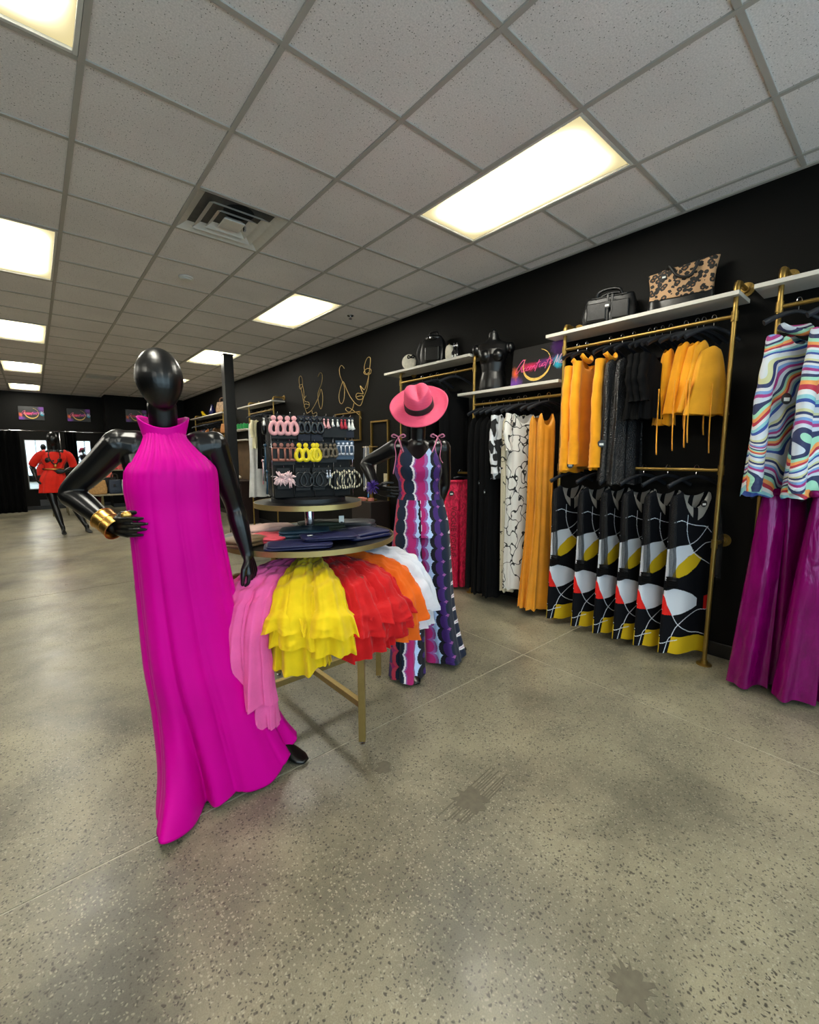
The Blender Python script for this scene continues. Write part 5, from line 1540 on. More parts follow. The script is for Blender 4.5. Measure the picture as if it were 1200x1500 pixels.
def make_sign(label, loc, rz, tilt=0.0):
    t = thing('name_sign', label, 'sign', loc, rz, group='dark name signs with a gold crescent')
    t.rotation_euler = (tilt, 0, rz)
    W, Hh, th = .5, .335, .018
    obj('board', MB().box((0, th / 2, Hh / 2), (W, th, Hh)), SIGNM, t, bevel=.002)
    y = -.0015
    # crescent: tapered open ring, widest at the bottom
    cx_, cz_, R = .005, .165, .135
    inner, outer = [], []
    N = 60
    for i in range(N + 1):
        a = math.radians(150 + (435 - 150) * i / N)
        f = i / N
        w = .004 + .02 * max(0, math.sin(PI * min(1, f * 1.25))) ** 1.5 if f < .8 else .004 + .02 * max(0, math.sin(PI * min(1, f * 1.25))) ** 1.5
        w += .003 * noise.noise(Vector((f * 40, 0, 1)))
        outer.append((cx_ + R * math.cos(a) * 1.02, cz_ + R * math.sin(a)))
        inner.append((cx_ + (R - w) * math.cos(a) * 1.02, cz_ + (R - w) * math.sin(a)))
    g = MB()
    for i in range(N):
        g.add([(outer[i][0], y, outer[i][1]), (outer[i + 1][0], y, outer[i + 1][1]), (inner[i + 1][0], y, inner[i + 1][1]), (inner[i][0], y, inner[i][1])], [(0, 1, 2, 3)])
    obj('crescent', g, CRES, t, solid=.0012)
    x = -.205; g = MB(); sc = .082
    z0 = .115
    for ch in 'Accentuate':
        s2 = sc * (1.55 if ch == 'A' else 1.0)
        for st_ in GLYPH[ch]:
            p = smooth_path([(x + (u + .18 * v) * s2, y - .002, z0 + .045 * (x + .2) / .4 + v * s2 * .85) for u, v in st_], 4)
            g.tube(p, .0024, 5)
        x += s2 * {'A': .56, 't': .42}.get(ch, .385)
    obj('script_name', g, INK1, t, True)
    x += .012; g = MB()
    for ch in 'Me':
        s2 = sc * (1.15 if ch == 'M' else .9)
        for st_ in GLYPH[ch]:
            p = smooth_path([(x + (u + .18 * v) * s2, y - .002, z0 + .03 + v * s2 * .85) for u, v in st_], 4)
            g.tube(p, .0022, 5)
        x += s2 * .6
    obj('script_name', g, INK2, t, True)
    return t
make_sign('name sign with pink script and gold crescent standing on the shelf beside the torso form', (3.045, -.185, 1.995), -PI / 2, -.12)
make_sign('far name sign above the left fitting room curtain', (-.235, YB - .03, 2.32), 0)
make_sign('far name sign above the second fitting room', (.74, YB - .03, 2.325), 0)
make_sign('far name sign on the wall bay, hidden behind the mannequin head', (1.98, 11.92 - .03, 2.33), 0)

# ------------------------------------------------------------------ shelf items
# torso form
def torso_form():
    t = thing('torso_form', 'glossy black female torso form standing on the lower white shelf', 'torso form', (3.07, .29, 1.993), -PI / 2 + .5)
    mb = MB()
    rows = [(0, .0, .0, .128, .085), (0, 0, .03, .13, .088), (0, 0, .1, .122, .084), (0, 0, .17, .105, .074), (0, 0, .25, .118, .08), (0, -.01, .32, .136, .092), (0, -.006, .37, .148, .085), (0, 0, .41, .155, .07), (0, .004, .435, .13, .058), (0, .006, .455, .075, .048), (0, .006, .48, .05, .045), (0, .006, .515, .047, .045), (0, .004, .525, .044, .042)]
    loft(mb, rows, 28)
    for s in (-1, 1):
        mb.ball((s * .06, -.075, .31), (.05, .04, .052), 16, 12)
        mb.ball((s * .158, .0, .385), (.042, .045, .05), 16, 12)
    link('body', remeshed(mb, 'body', BLACKGLOSS, .005, 4), t)
    obj('neck_cap', MB().lathe([(.04, .522), (.04, .53), (.012, .532), (.012, .55), (.02, .556), (.012, .565)], (0, .004, 0), 20), BLACKPL, t, 'auto')
    return t
torso_form()
def bag_body(w, d, h, top=.9, n=40, puff=.06, pw=.35):
    rows = [(0.0, .94), (.04, 1.0), (.35, 1 + puff), (.75, .97), (1.0, top)]
    rings = []
    for i in range(14):
        f = i / 13
        k = lerp_rows([(a, b) for a, b in rows], f)[0]
        rings.append([(w / 2 * k * math.copysign(abs(math.cos(2 * PI * j / n)) ** pw, math.cos(2 * PI * j / n)), d / 2 * k * (1 - .35 * f) * math.copysign(abs(math.sin(2 * PI * j / n)) ** pw, math.sin(2 * PI * j / n)), h * f) for j in range(n)])
    return MB().rings(rings)
# black satchel
t = thing('satchel_bag', 'black leather satchel bag with pockets on the top shelf', 'bag', (3.075, -.80, 2.353), -PI / 2 + .25)
obj('body', bag_body(.36, .16, .2), BLACKLEATHER, t, True)
for x in (-.075,):
    obj('front_pocket', bag_body(.13, .04, .13).mesh and MB().box((x, -.085, .085), (.14, .03, .13)), BLACKLEATHER, t, bevel=.01)
obj('front_pocket', MB().box((.085, -.08, .085), (.12, .03, .13)), BLACKLEATHER, t, bevel=.01)
for x in (-.0, .03):
    obj('strap', MB().box((x, -.09, .1), (.016, .012, .19)), BLACKLEATHER, t, bevel=.003)
for s in (-1, 1):
    h = smooth_path([(-.09, s * .04, .18), (-.07, s * .05, .23), (0, s * .05, .245), (.07, s * .05, .23), (.09, s * .04, .18)], 6)
    obj('handle', MB().tube(h, .011, 8), BLACKLEATHER, t, True)
obj('top_flap', MB().box((0, 0, .193), (.25, .11, .014)), BLACKLEATHER, t, bevel=.006)
price_tag(t, (-.0, -.105, .12), .024)
# leopard bag
LEO = NT('leopard_print')
_v = LEO.n('ShaderNodeTexVoronoi', i_Scale=32.0); LEO.l(LEO.coord('Object', (1, .5, 1)), _v.inputs['Vector'])
_nn = LEO.n('ShaderNodeTexNoise', i_Scale=60.0); LEO.l(LEO.coord(), _nn.inputs['Vector'])
_m = LEO.n('ShaderNodeMath', operation='MULTIPLY_ADD'); LEO.l(_nn.outputs[0], _m.inputs[0]); _m.inputs[1].default_value = .35; LEO.l(_v.outputs['Distance'], _m.inputs[2])
_r = LEO.ramp(_m.outputs[0], [(.0, lin(120, 84, 50)), (.36, lin(120, 84, 50)), (.38, lin(14, 12, 10)), (.70, lin(14, 12, 10)), (.72, lin(176, 138, 100))], 'CONSTANT')
LEO.l(_r.outputs[0], LEO.b.inputs['Base Color']); LEO.b.inputs['Roughness'].default_value = .7; LEO = LEO.m
t = thing('tote_bag', 'slouchy leopard print tote bag with black base on the top shelf', 'bag', (3.075, -1.275, 2.353), -PI / 2 + .22)
def tote(s, tt):
    a = 2 * PI * s
    w = .19 * (1 + .05 * tt) - .015 * math.sin(tt * PI); d = .075 * (1 - .75 * tt)
    x = w * math.copysign(abs(math.cos(a)) ** .35, math.cos(a)); y = d * math.copysign(abs(math.sin(a)) ** .5, math.sin(a)) + .008 * math.sin(5 * x / .1 + 3 * tt)
    return (x, y, .27 * tt * (1 + .10 * x / .19) - .006 * math.sin(9 * x) * tt)
obj('body', MB().grid(lambda s, k_: tote(s, .25 + .75 * k_), 72, 26, closed=True), LEO, t, True, solid=.004)
obj('base_panel', MB().grid(lambda s, k_: tuple(v * (1.012 if q < 2 else 1) for q, v in enumerate(tote(s, .27 * k_ + (.03 * math.cos(4 * PI * s) * k_)))), 72, 10, closed=True), BLACKLEATHER, t, True, solid=.004)
obj('bottom', MB().box((0, 0, .004), (.36, .13, .008)), BLACKLEATHER, t)
for s in (-1, 1):
    h = smooth_path([(-.08, s * .02, .25), (-.07, s * .045, .27), (-.02, s * .05, .2), (.05, s * .05, .19), (.09, s * .035, .27)], 6)
    obj('handle', MB().tube(h, .009, 8), plain('leopard_trim_black', (16, 14, 12), .5), t, True)
obj('zip_edge', MB().tube([(-.185, 0, .25), (0, .0, .27), (.19, 0, .3)], .006, 6), BLACKLEATHER, t, True)
price_tag(t, (-.10, -.045, .215), .018)
# backpack and small pieces on the far shelf
t = thing('backpack', 'black leather backpack on the shelf above the pink hat', 'backpack', (3.07, 1.10, 2.353), -PI / 2 + .35)
obj('body', bag_body(.27, .15, .27, .8), BLACKLEATHER, t, True)
obj('front_pocket', MB().box((.03, -.085, .1), (.17, .045, .15)), BLACKLEATHER, t, bevel=.014)
obj('top_flap', MB().ball((0, 0, .275), (.1, .065, .04), 20, 10), BLACKLEATHER, t, True)
obj('handle', MB().tube(smooth_path([(-.05, 0, .29), (-.04, 0, .335), (.04, 0, .335), (.05, 0, .29)], 5), .010, 8), BLACKLEATHER, t, True)
obj('clasp', MB().box((.0, -.055, .275), (.03, .02, .02)), CHROME, t, bevel=.004)
obj('side_strap', MB().tube(smooth_path([(-.14, -.04, .24), (-.165, -.06, .12), (-.13, -.05, .01)], 5), .009, 6, flat=.4), BLACKLEATHER, t, True)
t = thing('round_bag', 'small round cream bag with black bow on the far shelf', 'bag', (3.05, 1.475, 2.353), -PI / 2 + .5)
rg = [[(.085 * math.cos(2 * PI * j / 32), y, .087 + .085 * math.sin(2 * PI * j / 32)) for j in range(32)] for y in (-.025, .025)]
obj('disc', MB().rings(rg), plain('cream_leather', (214, 208, 190), .6), t, bevel=.012)
obj('rim', MB().tube([(.087 * math.cos(2 * PI * j / 32), 0, .088 + .087 * math.sin(2 * PI * j / 32)) for j in range(32)], .008, 8, closed=True), BLACKLEATHER, t, True)
g = MB(); g.ball((.03, -.032, .135), .01, 8, 6)
for s in (-1, 1):
    g.tube(smooth_path([(.03, -.032, .135), (.03 + s * .03, -.036, .155), (.03 + s * .035, -.034, .125), (.03, -.032, .135)], 5), .006, 6)
obj('bow', g, BLACKCLOTH, t, True)
t = thing('oval_clutch', 'thin upright cream clutch on the far shelf beside the backpack', 'clutch', (3.05, .845, 2.353), -PI / 2)
obj('body', MB().rings([[(.045 * k_ * math.copysign(abs(math.cos(2 * PI * j / 28)) ** .7, math.cos(2 * PI * j / 28)), y, .08 + .08 * k_ * math.copysign(abs(math.sin(2 * PI * j / 28)) ** .7, math.sin(2 * PI * j / 28))) for j in range(28)] for y, k_ in ((-.018, .9), (-.01, 1), (.01, 1), (.018, .9))]), plain('cream_leather', (214, 208, 190), .6), t, True)
obj('clasp', MB().ball((0, 0, .165), .008, 8, 6), GOLDS, t, True)
for i, (y, lab) in enumerate(((.775, 'small dark bottle ornament on the far shelf, left one'), (.735, 'small dark bottle ornament with label, nearest the torso form'))):
    t = thing('bottle', lab, 'bottle', (3.05, y, 2.353), -PI / 2, group='dark bottle ornaments')
    obj('glass', MB().lathe([(.026, 0), (.028, .01), (.028, .075), (.012, .1), (.011, .12)], n=20), plain('smoked_glass', (22, 22, 24), .15), t, True)
    obj('stopper', MB().lathe([(.013, .12), (.018, .13), (.008, .165)], n=14), CHROME, t, True)
    obj('label_paper', MB().box((0, -.0285, .03), (.026, .001, .022)), TAGW, t)

# ------------------------------------------------------------------ wire line-art faces on the wall
WIRE = plain('gold_wire', (196, 168, 104), .4, .4)
F2 = [[(3.061, 2.623), (3.134, 2.677), (3.194, 2.642), (3.184, 2.548), (3.13, 2.46), (3.071, 2.361), (3.086, 2.212), (3.147, 2.141), (3.213, 2.177), (3.218, 2.284), (3.145, 2.411), (3.095, 2.444), (3.016, 2.331), (2.913, 2.206), (2.79, 2.109), (2.689, 2.073), (2.636, 2.108), (2.595, 2.174), (2.515, 2.274), (2.474, 2.398), (2.464, 2.482)],
      [(2.464, 2.482), (2.548, 2.472), (2.578, 2.509), (2.501, 2.54), (2.418, 2.517), (2.427, 2.466), (2.522, 2.468), (2.569, 2.561), (2.517, 2.659), (2.452, 2.68), (2.423, 2.644), (2.444, 2.532), (2.485, 2.399), (2.565, 2.28), (2.615, 2.297), (2.67, 2.336), (2.632, 2.266), (2.606, 2.224), (2.745, 2.245), (2.779, 2.204), (2.727, 2.161), (2.627, 2.156), (2.618, 2.199), (2.755, 2.202)],
      [(2.831, 2.119), (2.876, 2.044), (2.962, 2.009), (3.048, 2.046), (3.025, 2.074), (2.939, 2.06), (2.794, 1.992), (2.693, 1.94), (2.654, 1.892)]]
F1 = [[(3.827, 2.611), (3.772, 2.66), (3.706, 2.644), (3.695, 2.569), (3.73, 2.487), (3.785, 2.431), (3.842, 2.349), (3.833, 2.222), (3.772, 2.116), (3.717, 2.174), (3.699, 2.309), (3.745, 2.414), (3.812, 2.321), (3.941, 2.206), (4.083, 2.115), (4.226, 2.081)],
      [(4.226, 2.081), (4.279, 2.157), (4.329, 2.268), (4.392, 2.461), (4.456, 2.562), (4.466, 2.67), (4.41, 2.702), (4.361, 2.656), (4.351, 2.549), (4.425, 2.491), (4.469, 2.544), (4.367, 2.559), (4.316, 2.452), (4.307, 2.345), (4.236, 2.365), (4.308, 2.319), (4.271, 2.275), (4.158, 2.252), (4.146, 2.185), (4.25, 2.16), (4.317, 2.2), (4.273, 2.236), (4.15, 2.212)],
      [(4.056, 2.113), (4.031, 2.059), (3.922, 2.076), (3.897, 2.036), (3.979, 2.016), (4.033, 2.033)]]
for F, lab in ((F2, 'larger gold wire line-art face on the black wall, nearer the pink hat'), (F1, 'smaller gold wire line-art face on the wall, farther left')):
    c = F[0][0]
    t = thing('wire_face', lab, 'wall art', (XW, 0, 0), 0, group='gold wire faces')
    for st_, nm in zip(F, ('hair_and_jaw_wire', 'profile_wire', 'neck_wire')):
        obj(nm, MB().tube(smooth_path([(-.018, a, b) for a, b in st_], 5), .0042, 6), WIRE, t, True)
# gold picture frames on the wall behind the table
def gold_frame(label, y0, y1, z0, z1_, name='wall_frame', cat='frame', w=.02):
    t = thing(name, label, cat, (XW, 0, 0), 0)
    for a, b, c_, d in ((y0, y1, z1_ - w, z1_), (y0, y1, z0, z0 + w)):
        obj('frame_rail', MB().box((-.015, (a + b) / 2, (c_ + d) / 2), (.028, b - a, d - c_)), GOLD, t, bevel=.002)
    for a, b in ((y0, y0 + w), (y1 - w, y1)):
        obj('frame_stile', MB().box((-.015, (a + b) / 2, (z0 + z1_) / 2), (.028, b - a, z1_ - z0 - 2 * w)), GOLD, t, bevel=.002)
    return t
gold_frame('tall gold display frame on the wall behind the hip-hand mannequin', 2.05, 2.43, 1.0, 1.845)
gold_frame('lower gold display frame on the wall beneath the tall one', 2.05, 2.43, .2, .93)
gold_frame('small gold frame on the wall behind the earring tower', 2.68, 3.35, 1.6, 2.0, w=.014)
t = thing('outlet_plate', 'cream electrical outlet plate on the wall inside the gold frame', 'outlet', (XW, 2.14, 1.1))
obj('plate', MB().box((-.004, 0, 0), (.006, .075, .115)), plain('cream_plastic', (206, 196, 160), .5), t, bevel=.003)
for s in (-1, 1):
    obj('socket', MB().box((-.008, 0, s * .026), (.004, .034, .03)), plain('cream_plastic', (206, 196, 160), .5), t, bevel=.003)
# necklace stand in front of the frame
t = thing('necklace_stand', 'small gold T-bar necklace stand beside the framed wall', 'display stand', (2.95, 2.13, 0), -PI / 2)
obj('table_box', MB().box((0, 0, .41), (.42, .3, .82)), plain('dark_wood_box', (30, 20, 16), .5), t, bevel=.006)
obj('stand_base', MB().lathe([(.09, .82), (.09, .835), (.01, .84)], n=24), GOLD, t, 'auto')
obj('stand_pole', MB().lathe([(.008, .83), (.008, 1.52)], n=10), GOLD, t, 'auto')
for z in (1.5, 1.3):
    obj('arm', MB().tube([(-.16, 0, z), (.16, 0, z)], .007, 8), GOLD, t, 'auto')
nk = [(-.12, 1.5, .52, 'silver', 'long silver strand necklace, left on the T-bar stand'), (-.08, 1.5, .5, 'white', 'long white strand necklace, second on the T-bar stand'), (-.03, 1.5, .6, 'silver', 'silver necklace with blue stone pendant on the T-bar stand'), (.07, 1.3, .3, 'pink', 'pink beaded necklace on the lower bar of the stand'), (.12, 1.3, .34, 'white', 'white beaded necklace at the right end of the stand')]
for i, (x, z, L, mk, lab) in enumerate(nk):
    q = thing('necklace', lab, 'necklace', (2.95, 2.13, 0), -PI / 2, group='necklaces on the stand')
    g = MB()
    for s in (-1, 1):
        g.tube(smooth_path([(x, s * .008, z + .008), (x + s * .014, -.012, z - L * .5), (x + s * .004, -.012, z - L)], 6), .004, 6)
    obj('strand', g, E_MATS[mk], q, True)
    obj('pendant', MB().ball((x, -.014, z - L - .02), (.016, .008, .026), 12, 8), plain('blue_stone', (70, 130, 190), .2) if i == 2 else E_MATS[mk], q, True)
for i, (x, y, lab) in enumerate(((-.12, -.06, 'coiled blush bracelet on the dark box, left'), (-.02, -.09, 'coiled coral bracelet on the dark box, middle'), (.08, -.05, 'coiled blush bracelet on the dark box, right'))):
    q = thing('bracelet', lab, 'bracelet', (2.95, 2.13, .82), -PI / 2, group='coiled bracelets')
    for k_ in range(3):
        obj('coil', MB().tube([(x + .035 * math.cos(2 * PI * j / 20), y + .035 * math.sin(2 * PI * j / 20), .008 + .012 * k_) for j in range(20)], .007, 6, closed=True), plain('blush_beads', (196, 120, 104), .5), q, True)

# ------------------------------------------------------------------ racks farther along the right wall
rack('farther brass pipe rack left of the wire faces', 5.1, 6.25, (5.05, 6.75, 2.36), [(5.1, 6.25, 2.2)], [(5.1, 2.42), (6.25, 2.42)])
CRM = cloth('cream_knit', (214, 206, 168)); WHT = cloth('white_linen', (206, 206, 204))
long_dress(5.62, 2.08, .1, 'cream short-sleeved top on the farther rack', CRM, .55, .17, .18, seed=140, rail=2.2, hl='hanger of the cream top', name='knit_top', cat='top', sleeves=.3)
long_dress(5.85, 2.06, .1, 'long white linen dress on the farther rack behind the cream top', WHT, 1.45, .16, .2, seed=141, rail=2.2, hl='hanger of the white linen dress', name='linen_dress')
for i, y in enumerate((5.45, 5.3, 5.2)):
    long_dress(y, 2.06, .1, ['first black garment beside the cream top', 'second black garment on the farther rack', 'black garment nearest the end post of the farther rack'][i], BLACKCLOTH, .9, .16, .17, seed=142 + i, rail=2.2, hl=['hanger of the first black garment on the farther rack', 'hanger of the second black garment on the farther rack', 'hanger of the black garment by the farther end post'][i], group='black garments on the farther rack')
rack('farthest brass pipe rack with white shelf behind the black column', 7.8, 10.0, (7.7, 10.3, 2.36), [(7.8, 10.0, 2.2)], [(7.8, 2.42), (10.0, 2.42)])
for i in range(7):
    y = 8.05 + .26 * i
    cc = [(90, 60, 30), (20, 20, 22), (150, 90, 40), (24, 24, 40), (60, 20, 24), (16, 16, 18), (30, 44, 40)][i]
    long_dress(y, 2.06, .1, ['brown', 'first black', 'tan', 'navy', 'burgundy', 'second black', 'dark green'][i] + ' dress on the farthest rack behind the column', cloth('far_cloth_%d' % i, cc), 1.2, .16, .19, seed=150 + i, rail=2.2, hl='hanger of the ' + ['brown', 'first black', 'tan', 'navy', 'burgundy', 'second black', 'dark green'][i] + ' dress, farthest rack', group='dresses on the farthest rack')
# things on the farthest shelf
t = thing('pump_shoe', 'yellow pump shoe on the farthest shelf', 'shoe', (3.05, 9.35, 2.362), -PI / 2)
def shoe(parent, mat, L=.24, heel=.07):
    rings = []
    for f, hw, zb, zt in ((0, .025, heel, heel + .06), (.15, .034, heel, heel + .055), (.4, .03, heel * .55, heel * .55 + .04), (.65, .04, .006, .045), (.85, .036, .002, .034), (1, .012, .004, .018)):
        rings.append([((f - .5) * L, hw * math.cos(2 * PI * j / 16), (zb + zt) / 2 + (zt - zb) / 2 * math.sin(2 * PI * j / 16)) for j in range(16)])
    obj('upper', MB().rings(rings), mat, parent, True)
    obj('heel', MB().lathe([(.012, 0), (.009, heel * .5), (.02, heel + .01)], (-.5 * L + .03, 0, 0), 12), mat, parent, True)
shoe(t, plain('yellow_patent', (214, 186, 20), .3), .42, .1)
t = thing('vase', 'dark blue vase on the farthest shelf beside the yellow shoe', 'vase', (3.06, 8.75, 2.362))
obj('body', MB().lathe([(.06, 0), (.08, .05), (.07, .12), (.03, .2), (.04, .24)], n=24), plain('cobalt_glaze', (16, 20, 70), .2), t, True)
obj('neck_ring', MB().lathe([(.042, .232), (.046, .24), (.042, .248)], n=24), plain('cobalt_glaze', (16, 20, 70), .2), t, True)
t = thing('handbag', 'tan patterned handbag on the farthest shelf by the column', 'bag', (3.06, 8.02, 2.362), -PI / 2 + .2)
obj('body', bag_body(.34, .16, .24), plain('tan_pattern', (150, 116, 78), .6, var=.5, scale=26), t, True)
obj('handle', MB().tube(smooth_path([(-.09, 0, .22), (-.07, 0, .32), (.07, 0, .32), (.09, 0, .22)], 6), .01, 8), plain('tan_leather', (120, 82, 48), .5), t, True)
t = thing('handbag', 'orange tan handbag hanging below the farthest shelf by the column', 'bag', (3.02, 7.72, 1.9), -PI / 2 + .2)
obj('body', bag_body(.3, .14, .2), plain('cognac_leather', (178, 116, 52), .5), t, True)
obj('handle', MB().tube(smooth_path([(-.08, 0, .19), (-.07, 0, .46), (.07, 0, .46), (.08, 0, .19)], 6), .009, 8), plain('tan_leather', (120, 82, 48), .5), t, True)
# brown cabinet with white ledge and shoes between the racks
t = thing('wall_cabinet', 'brown panelled cabinet with dark counter against the right wall past the racks', 'cabinet', (3.0, 6.95, 0), -PI / 2)
BRN = plain('brown_panel', (92, 70, 44), .6, var=.2, scale=8); DBR = plain('dark_counter', (34, 18, 14), .45)
obj('back_panel', MB().box((0, .17, 1.3), (.95, .03, .84)), BRN, t, bevel=.004)
obj('counter_top', MB().box((0, 0, .875), (1.0, .38, .03)), DBR, t, bevel=.004)
obj('base', MB().box((0, .02, .43), (.96, .34, .86)), DBR, t, bevel=.004)
for s in (-1, 1):
    d_ = obj('door', MB().box((s * .235, -.16, .45), (.45, .02, .74)), DBR, t, bevel=.004)
    obj('knob', MB().ball((s * .04, -.18, .5), .012, 10, 6), GOLD, d_, True)
obj('ledge', MB().box((0, .1, 1.72), (1.0, .2, .025)), WHITE, t, bevel=.003)
obj('ledge', MB().box((0, .1, 1.93), (1.0, .2, .025)), WHITE, t, bevel=.003)
for i, (x, z, lab) in enumerate(((-.3, 1.36, 'white shoe on a small ledge of the brown cabinet, upper one'), (-.05, .92, 'cream sandal low on the brown cabinet counter'))):
    s_ = thing('display_shoe', lab, 'shoe', (3.0, 6.95, 0), -PI / 2, group='shoes on the brown cabinet')
    h = thing('shoe_riser', 'dark wire shoe riser under the ' + ('upper white shoe' if i == 0 else 'cream sandal'), 'riser', (3.0, 6.95, 0), -PI / 2)
    obj('plate', MB().box((x, -.02, z), (.26, .1, .008)), BLACKPL, h)
    obj('stem', MB().tube([(x, -.02, .892), (x, -.02, z)], .008, 8), BLACKPL, h)
    rings = []
    for f, hw, zb, zt_ in ((0, .03, 0, .09), (.2, .036, 0, .085), (.45, .034, 0, .06), (.7, .04, 0, .05), (.9, .034, 0, .035), (1, .012, .004, .02)):
        rings.append([(x + (f - .5) * .25, -.02 + hw * math.cos(2 * PI * j / 16), z + .014 + (zb + zt_) / 2 + (zt_ - zb) / 2 * math.sin(2 * PI * j / 16)) for j in range(16)])
    obj('upper', MB().rings(rings), plain('shoe_white', (214, 208, 192), .6), s_, True)
    obj('sole', MB().box((x, -.02, z + .009), (.25, .07, .01)), plain('shoe_sole', (180, 160, 120), .6), s_, bevel=.003)
for i in range(5):
    x = -.36 + .17 * i
    s_ = thing('folded_scarf', ['first', 'second', 'third', 'fourth', 'fifth'][i] + ' bright green folded scarf on the white ledge', 'scarf', (3.0, 6.95, 0), -PI / 2, group='green folded scarves')
    for k_ in range(3):
        g = MB(); g.tube(smooth_path([(x - .06, .06, 1.965 + .03 * k_), (x - .02, .03, 1.98 + .03 * k_), (x + .03, .06, 1.962 + .03 * k_), (x + .065, .09, 1.97 + .03 * k_)], 4), .02, 8)
        obj('fold', g, cloth('emerald_cloth', (24, 150, 74), .6), s_, True)
# ------------------------------------------------------------------ far mannequin in red
P3 = (0.138, 7.812, 0); AZ3 = 2.39
M3 = thing('mannequin', 'far glossy black mannequin in the red tunic near the fitting rooms', 'mannequin', P3, frame_z(AZ3), group='full-body black mannequins')
J3 = dict(pelvis=(-.19, -.1, .95), neck=(-.135, -.06, 1.50), head_base=(-.13, -.07, 1.6), head=(-.14, -.08, 1.70), head_size=(.085, .1, .125),
          shL=(-.30, -.06, 1.45), elL=(-.46, .02, 1.22), wrL=(-.42, -.12, 1.0), handL=((.4, -.1, -1), (0, -1, 0), (1, 0, 0), .3, .05, 1.0, .3),
          shR=(.03, -.06, 1.45), elR=(.13, .0, 1.18), wrR=(-.02, -.2, 1.12), handR=((-1, -.2, 0), (0, 0, 1), (0, 1, 0), .3, .05, 1.0, .3),
          hipL=(-.26, -.1, .92), knL=(-.2, -.2, .5), anL=(-.115, -.30, .09), toeL=(-.10, -.44, 0),
          hipR=(-.11, -.1, .92), knR=(.06, -.2, .5), anR=(.23, -.36, .09), toeR=(.28, -.49, 0))
link('body', female_body(J3, 0.009, 'body'), M3)
RED = cloth('scarlet_tunic', (214, 32, 14), .7, .1)
D3 = thing('tunic_dress', 'short red tunic dress with batwing sleeves on the far mannequin', 'dress', P3, frame_z(AZ3))
R3 = [(0, 1.47, .09, .075, -.135, -.06), (.08, 1.44, .17, .1, -.136, -.06), (.2, 1.36, .19, .125, -.14, -.07), (.42, 1.19, .135, .105, -.16, -.085), (.5, 1.14, .14, .108, -.165, -.09), (.7, .98, .185, .14, -.19, -.1), (1, .745, .2, .15, -.2, -.1)]
def tunic(s, t):
    z, hw, hd, xc, yc = lerp_rows(R3, t)
    a = 2 * PI * s; r = (.002 + .012 * t) * math.sin(9 * a + 2 * t)
    return (xc + (hw + r) * math.cos(a), yc + (hd + r) * math.sin(a), z)
obj('tunic_body', MB().grid(tunic, 80, 60, closed=True), RED, D3, True, solid=.003)
for pts in ([(-.24, -.06, 1.44), (-.34, -.05, 1.4), (-.42, -.02, 1.3), (-.455, .0, 1.23)], [(-.02, -.06, 1.44), (.06, -.05, 1.40), (.11, -.02, 1.28), (.12, -.05, 1.17)]):
    obj('sleeve', MB().tube(smooth_path(pts, 5), [.075 - .0012 * i for i in range(16)], 14, cap=False), RED, D3, True, solid=.003)
b = thing('chain_belt', 'dark belt with gold chain on the red tunic', 'belt', P3, frame_z(AZ3))
obj('strap', MB().tube([(-.16 + .152 * math.cos(2 * PI * j / 30), -.088 + .118 * math.sin(2 * PI * j / 30), 1.165) for j in range(30)], .014, 8, closed=True), BLACKLEATHER, b, True)
obj('chain', MB().tube([(-.16 + .162 * math.cos(2 * PI * j / 30), -.088 + .128 * math.sin(2 * PI * j / 30), 1.165) for j in range(18, 28)], .012, 8), GOLDS, b, True)
n_ = thing('necklace', 'long black bead necklace over the red tunic', 'necklace', P3, frame_z(AZ3))
npth = smooth_path([(-.2, -.1, 1.5), (-.215, -.19, 1.4), (-.18, -.215, 1.29), (-.135, -.215, 1.25), (-.09, -.215, 1.29), (-.055, -.19, 1.4), (-.07, -.1, 1.5)], 4)
for p in npth:
    obj('bead', MB().ball(p, .013, 8, 6), BLACKPL, n_, True)
obj('pendant', MB().ball((-.135, -.22, 1.225), (.02, .01, .03), 10, 8), GOLDS, n_, True)

# ------------------------------------------------------------------ fitting rooms: rods, curtains, mirrors
CURT = cloth('black_curtain_velvet', (8, 8, 9), .9, 0, spec=.1)
def curtain(label, x0, x1, y, z0, z1_, n):
    t = thing('curtain', label, 'curtain', (0, 0, 0), 0, group='black fitting room curtains')
    def fn(s, k_):
        x = x0 + (x1 - x0) * s
        return (x, y + .045 * math.sin(n * 2 * PI * s) * (.7 + .3 * k_) + .01 * math.sin(5 * s + 3 * k_), z1_ + (z0 - z1_) * k_)
    obj('cloth', MB().grid(fn, 14 * n + 1, 14), CURT, t, True, solid=.004)
    for i in range(n):
        xx = x0 + (x1 - x0) * (i + .5) / n
        obj('ring', MB().tube([(xx, y + .022 * math.cos(2 * PI * j / 14), 1.985 + .022 * math.sin(2 * PI * j / 14)) for j in range(14)], .003, 5, closed=True), CHROME, t, True)
    return t
t = thing('curtain_rod', 'silver rod of the left fitting room with upright post', 'rod', (0, 0, 0), group='fitting room rods')
obj('rod', MB().tube([(-2.0, 11.3, 1.985), (.335, 11.3, 1.985)], .014, 10), CHROME, t, True)
obj('finial', MB().ball((-.66, 11.3, 1.985), .026, 12, 8), CHROME, t, True)
obj('post', MB().tube([(.24, 11.3, 0), (.24, 11.3, 1.985)], .014, 10), CHROME, t, True)
obj('wall_rod', MB().tube([(.24, 11.3, 1.985), (.24, YB, 1.985)], .012, 10), CHROME, t, True)
t = thing('curtain_rod', 'silver rod of the second fitting room', 'rod', (0, 0, 0), group='fitting room rods')
obj('rod', MB().tube([(.36, 11.3, 1.985), (1.27, 11.3, 1.985)], .014, 10), CHROME, t, True)
obj('finial', MB().ball((.36, 11.3, 1.985), .02, 12, 8), CHROME, t, True)
